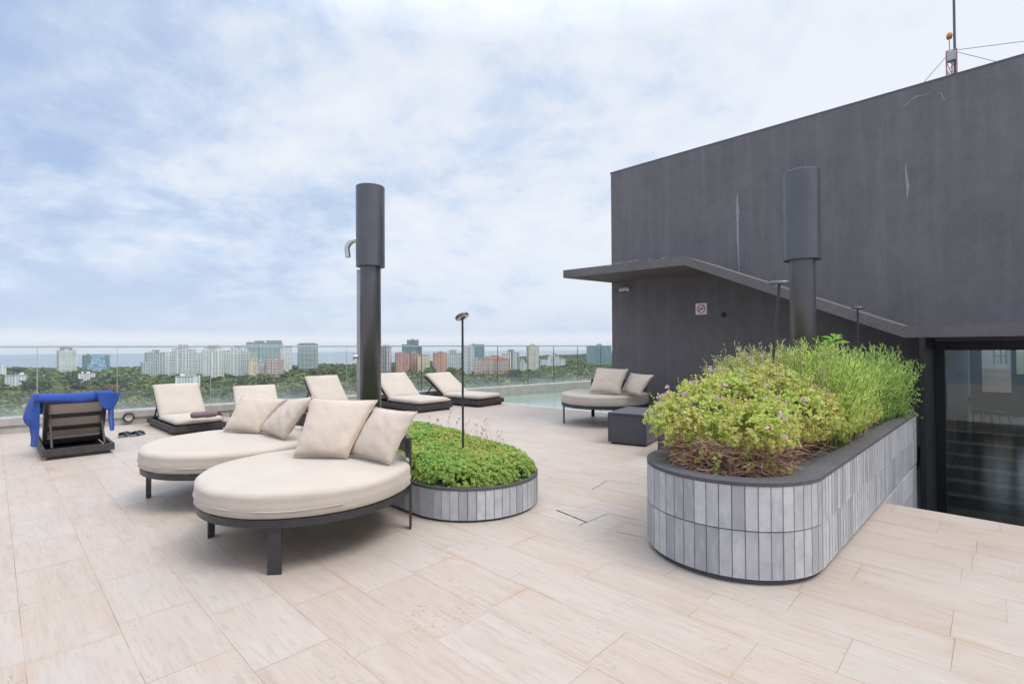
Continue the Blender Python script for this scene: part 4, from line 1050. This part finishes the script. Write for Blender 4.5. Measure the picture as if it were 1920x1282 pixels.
T('dark red brick apartment block in front of the green slab',500,529,674,1000,'brick',18,-6,True,((0,1,674),(.45,.75,670)),(),'apartment block','apartment_block')
T('plain white slab tower right of the green glass slab',527,547,651,1200,'white',18,14,False)
T('dark green glass tower left of the shower column',561,595,645,1250,'dark',26,6,True,((0,1,645),),((.1,.9,643,645),))
T('patterned dark and white tower just right of the shower column',713,732,650,1150,'pattern',18,-8,False)
T('tall blue grey glass tower behind the red brick blocks',754,790,646,1500,'dark',26,0,False,((0,.4,646),(.25,.85,637.5),(.8,1,650)))
T('red brick tower block left of its narrower red neighbour',743,766,662,1150,'brick',16,10,False,(),((.2,.7,660,662),))
T('narrow red brick tower between red and cream blocks',769,784,662,1180,'brick',14,-6,False)
T('cream white slab block right of the red brick towers',783,806,666,1160,'cream',16,0,False)
T('orange brick apartment block with a flat roof near the disc lamp',814,838,662,1120,'orange',16,12,False,((0,1,662),(.3,.7,660)))
T('grey brick block with a red hipped roof left of the disc lamp',838,867,660,1250,'palegrey',20,-10,False,((0,1,663),(.1,.6,657)))
T('light grey apartment tower just right of the disc lamp',869,889,649,1100,'palegrey',16,5,True)
T('blue grey glass tower behind the light grey tower',880,908,646,1500,'teal',22,0,False)
T('striped orange apartment strip low among the trees',888,904,674,1020,'orange',12,0,True,(),(),'apartment block','apartment_block')
hb=T('long red and white apartment house with a red tiled roof',903,953,674,1080,'orange',18,-5,True,((0,1,674),(.1,.45,670)),(),'apartment house','apartment_house')
W_=50/F_PX*1080; h0=hz(674,1080)-GZ; m=MB(); m.add([(-W_/2,-1,h0+1),(W_/2,-1,h0+1),(W_/2,19,h0+1),(-W_/2,19,h0+1),(-W_*.38,9,h0+7),(-W_*.1,9,h0+10),(W_*.38,9,h0+5)],[(0,1,6,5,4),(2,3,4,5,6),(1,2,6),(3,0,4)]); m.build('tiled_roof',TILE,hb)
T('white tower with dark vertical stripes and roof tanks',943,974,661,1150,'stripe',18,8,False,((0,.35,664),(.3,.75,659),(.7,1,662)),((.35,.7,655,659),))
T('group of small white houses between striped and beige towers',975,991,676,1200,'white',14,0,False,((0,.5,676),(.5,1,680)),(),'house','white_house')
T('slim beige tower with a blank face',990,1011,648,1200,'beige',18,14,False,(),((.3,.7,646,648),))
T('low white apartment rows behind the pool glass',1013,1060,672,1500,'white',24,0,False,((0,.35,674),(.3,.75,668),(.7,1,673)),((.5,.65,663,668),),'apartment house','apartment_house')
T('wide teal glass twin tower beside the charcoal wall',1100,1146,648,1600,'teal',26,0,False,((0,.42,648),(.6,1,648),(.4,.62,646)))
T('low white villa roof among the trees at the far left',-12,8,688,1050,'white',14,0,False,(),(),'villa','villa')
T('low grey flat roofed pavilion in the woods at the far left',15,45,704,760,'palegrey',14,0,False,(),(),'villa','villa')
T('pale villa between trees right below the dark glass block',151,175,701,900,'white',14,0,False,(),(),'villa','villa')
T('small white house behind the top of the first cream lounger',333,372,706,700,'white',10,0,False,(),(),'house','white_house')

# distinct trees, each a thing of its own
CR=[crown_np(420,9,100+i,.105) for i in range(4)]
def crown_mesh(i,col):
    return col
TCOL={}
def tcol(k):
    if k not in TCOL:
        TCOL[k]={'dark':canopy_leaf('dark_pine_leaves',[(0,(.028,.048,.028)),(1,(.066,.095,.046))]),'mid':canopy_leaf('green_leaves',[(0,(.045,.075,.030)),(.5,(.10,.145,.055)),(1,(.19,.21,.085))]),
         'lime':canopy_leaf('yellow_green_leaves',[(0,(.12,.135,.035)),(1,(.25,.25,.075))]),
         'rust':canopy_leaf('rusty_leaves',[(0,(.12,.055,.035)),(1,(.20,.10,.06))]),
         'fresh':canopy_leaf('fresh_green_leaves',[(0,(.09,.13,.035)),(1,(.20,.245,.07))])}[k]
    return TCOL[k]
BARK=simple('bark',(.10,.075,.055),.9,0,.1,.6,.3)
def tree(label,px,ytop,f,r,k,col,flat=1.0):
    p=far(px,f,GZ); h_=hz(ytop,f,px)-GZ; o=thing('broadleaf_tree',label,'tree',p,random.uniform(0,6)); reserve(px,f,r*1.1)
    V=CR[k].copy(); V=V*np.array([r,r,r*flat]); V[:,:,2]+=h_-r*flat*.85
    c=np_mesh('crown',V,tcol(col)); c.parent=o
    m=MB(); zc=h_-r*flat; m.tube([(0,0,0),(.2,.1,zc*.6),(0,0,zc+r*.3)],[.55,.42,.2],7)
    for q in range(4):
        a=q*1.7; m.tube([(0,0,zc*.75),(r*.4*math.cos(a),r*.4*math.sin(a),zc+r*flat*.2)],[.22,.08],5)
    m.build('trunk',BARK,o)
for a in (('dark round pine standing out in the wood near the far left',70,700,600,17,0,'dark'),
 ('dark flat crowned pine on the skyline at the far left',33,684,1150,15,1,'dark',.8),
 ('small dark pine left of the white tower on the skyline',9,686,1200,9,2,'dark'),
 ('yellow green bush at the left edge below the glass',25,762,400,11,3,'fresh',.8),
 ('yellow green tree right of the rear facing lounger',283,742,430,9,0,'fresh',.9),
 ('brownish tree above the blue towel',205,716,560,10,1,'rust',.8),
 ('dark tree above the kerb light',225,707,640,11,2,'dark'),
 ('bright tree in front of the broad white stepped tower',338,697,800,13,3,'fresh'),
 ('large dark green tree in front of the red brick block',492,693,700,19,0,'mid'),
 ('dark conifer before the second gabled tower',452,705,760,7,1,'dark',1.2),
 ('yellow tree right of the half hidden lounger',545,712,600,12,2,'lime'),
 ('tree with grey green crown before the dark green tower',625,683,950,15,3,'mid'),
 ('pale tree at the foot of the dark green tower',587,686,850,8,1,'mid',1.3),
 ('rusty red tree low behind the shower column',667,730,430,6,2,'rust'),
 ('yellow autumn tree between the disc lamp and the pool glass',938,706,620,8,3,'lime',.7),
 ('bushy green tree before the orange brick block',805,684,900,14,0,'mid'),
 ('light green tree just left of the disc lamp pole',848,684,950,11,1,'fresh'),
 ('dark green tree before the red and white house',962,688,850,14,2,'dark'),
 ('round tree before the beige tower',1005,690,900,14,3,'mid')): tree(*a)

# everything else: the wood as one mass
P=[]; g=NPR
want=[(320,700,13.5),(700,1100,12.5),(1100,1600,12.5),(1600,3200,19)]
prot=[crown_np(130,7,20+i,.15) for i in range(6)]; prot2=[crown_np(44,6,40+i,.24) for i in range(6)]
out=[]
def shore_f(r):
    for (a,fa),(b,fb) in zip(shore[:-1],shore[1:]):
        if a<=r<=b: return fa+(fb-fa)*(r-a)/(b-a)
    return 1400
spc=[]
BR=np.array([b[:2] for b in BLD]); BRR=np.array([b[2] for b in BLD])
for (f0,f1,sp) in want:
    f=f0
    while f<f1:
        r=-1.12*f
        while r<.30*f:
            rr=r+g.uniform(-.5,.5)*sp; ff=f+g.uniform(-.5,.5)*sp; r+=sp
            if ff>shore_f(rr)-12: continue
            if (np.hypot(BR[:,0]-rr,BR[:,1]-ff)<BRR+3).any(): continue
            # thin the line of sight in front of a building's foot
            clear=((np.abs(BR[:,0]/BR[:,1]-rr/ff)<(BRR*.55)/BR[:,1])&(BR[:,1]>ff)&(BR[:,1]-ff<140)).any()
            dens=mnoise.noise(Vector((rr*.008,ff*.008,5)))
            if dens<-.42: continue
            R_=sp*.5*g.uniform(.62,1.62); hh=g.uniform(7.5,13.5)*(1 if not clear else .75)
            V=(prot if ff<900 else prot2)[g.integers(0,6)].copy(); a=g.uniform(0,6.28); ca,sa=math.cos(a),math.sin(a)
            V=V@np.array([[ca,sa,0],[-sa,ca,0],[0,0,1]]); V*=np.array([R_,R_,R_*g.uniform(.7,1.0)]); V[:,:,2]+=hh-R_*.45
            p=rf(rr,ff); V[:,:,0]+=p.x; V[:,:,1]+=p.y; V[:,:,2]+=GZ
            if ff>2600: V[:,:,2]+=8
            out.append(V); spc.append(np.full(len(V),g.random(),dtype=np.float32))
        f+=sp
V=np.concatenate(out); o=np_mesh('distant_wood',V,CL); at_=o.data.attributes.new('species','FLOAT','FACE'); at_.data.foreach_set('value',np.concatenate(spc)); tag(o,'dense green park woodland spreading below the terrace towards the sea','woodland',None,'stuff')

# ------------------------------------------------------------------ light, sky, haze
SUN_EL,SUN_AZ=rad(58),AZ-rad(115)     # high, behind the right shoulder
sd=Vector((math.cos(SUN_EL)*math.cos(SUN_AZ),math.cos(SUN_EL)*math.sin(SUN_AZ),math.sin(SUN_EL)))
sl=bpy.data.lights.new('sun','SUN'); sl.energy=1.5; sl.angle=rad(28); sl.color=(1,.965,.92)
so=bpy.data.objects.new('sun',sl); COL.objects.link(so); so.rotation_euler=sd.to_track_quat('Z','Y').to_euler()
w=bpy.data.worlds.new('World'); SC.world=w; w.use_nodes=True; nt=w.node_tree; nt.nodes.clear()
T_=NT.__new__(NT); T_.t=nt; T_.m=None
out_=nt.nodes.new('ShaderNodeOutputWorld'); bg=nt.nodes.new('ShaderNodeBackground'); bg.inputs[1].default_value=.1
sky=nt.nodes.new('ShaderNodeTexSky'); sky.sky_type='NISHITA'; sky.sun_disc=False; sky.sun_elevation=SUN_EL; sky.sun_rotation=PI/2-SUN_AZ
dirv=T_.n('TexCoord').outputs['Generated']; X,Y,Z=T_.sep(dirv)
zc=T_.math('MAXIMUM',Z,0.0); den=T_.math('ADD',zc,.34)
cp_=T_.comb(T_.math('DIVIDE',X,den),T_.math('DIVIDE',Y,den),0)
SKX=4.3
wv=T_.n('TexNoise'); T_.put(wv.inputs['Vector'],cp_); wv.inputs['Scale'].default_value=.7; wv.inputs['Detail'].default_value=3
va=T_.n('VectorMath',operation='MULTIPLY_ADD'); T_.put(va.inputs[0],wv.outputs['Color']); T_.put(va.inputs[1],(.45,.45,0)); T_.put(va.inputs[2],cp_); wp=va.outputs[0]
cl1=T_.noise(T_.mapv(wp,(.75,.75,1),(SKX,2.1,0),(0,0,AZ)),2.3,8,.52)
cl2=T_.noise(T_.mapv(wp,(.5,.5,1),(9.3,5.1,0),(0,0,AZ+.5)),1.1,3,.5)
cl3=T_.noise(T_.mapv(wp,(1,1,1),(1.3,8.1,0),(0,0,AZ)),5.2,9,.66)
mixv=T_.math('ADD',T_.math('ADD',T_.math('MULTIPLY',cl1,.42),T_.math('MULTIPLY',cl2,.26)),T_.math('MULTIPLY',cl3,.33))
lat=T_.n('VectorMath',operation='DOT_PRODUCT'); T_.put(lat.inputs[0],dirv); lat.inputs[1].default_value=tuple(R0)
mixv=T_.math('ADD',mixv,T_.math('MULTIPLY',T_.math('ADD',lat.outputs['Value'],.22),.075)); mixv=T_.math('ADD',T_.math('MULTIPLY',T_.math('SUBTRACT',mixv,.5),1.3),.525)
cloud=T_.ramp(mixv,[(.37,(.29,.378,.545)),(.445,(.365,.44,.575)),(.505,(.455,.52,.625)),(.56,(.545,.58,.645)),(.63,(.60,.615,.65))])
hb_=T_.ramp(Z,[(0.0,1.0),(.020,1.0),(.034,0.0)])
low=T_.ramp(Z,[(.03,.75),(.10,.35),(.22,.0)])
veil=T_.mix(low,cloud,(.43,.495,.61)); veil=T_.mix(T_.math('MULTIPLY',hb_,.9),veil,(.59,.615,.66))
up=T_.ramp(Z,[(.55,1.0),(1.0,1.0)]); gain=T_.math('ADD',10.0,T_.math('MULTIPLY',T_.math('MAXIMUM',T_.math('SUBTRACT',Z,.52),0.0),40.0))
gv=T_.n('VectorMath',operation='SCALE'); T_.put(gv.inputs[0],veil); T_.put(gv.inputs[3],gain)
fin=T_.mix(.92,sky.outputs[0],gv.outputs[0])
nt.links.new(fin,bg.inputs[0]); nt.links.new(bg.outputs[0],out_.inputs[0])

hz_m=NT('air'); pv=hz_m.n('VolumePrincipled'); hz_m.put(pv.inputs['Color'],(.86,.92,1.0)); pv.inputs['Density'].default_value=.00006; pv.inputs['Anisotropy'].default_value=.2
hz_m.t.links.new(pv.outputs[0],hz_m.out.inputs['Volume'])
USE_HAZE=True
if USE_HAZE:
    o=MB().boxb((-13000,-13000,-63),(13000,13000,95)).build('haze',hz_m.m); o['kind']='stuff'

SC.render.engine='CYCLES'; c=SC.cycles; c.max_bounces=9; c.diffuse_bounces=6; c.glossy_bounces=4; c.transparent_max_bounces=24; c.transmission_bounces=4; c.volume_bounces=0
c.use_denoising=True; c.caustics_reflective=False; c.caustics_refractive=False; c.sample_clamp_indirect=6
vs_=SC.view_settings; SC.display_settings.display_device='sRGB'; vs_.view_transform='Standard'; vs_.look='None'; vs_.gamma=1; vs_.exposure=0.6; vs_.use_curve_mapping=False
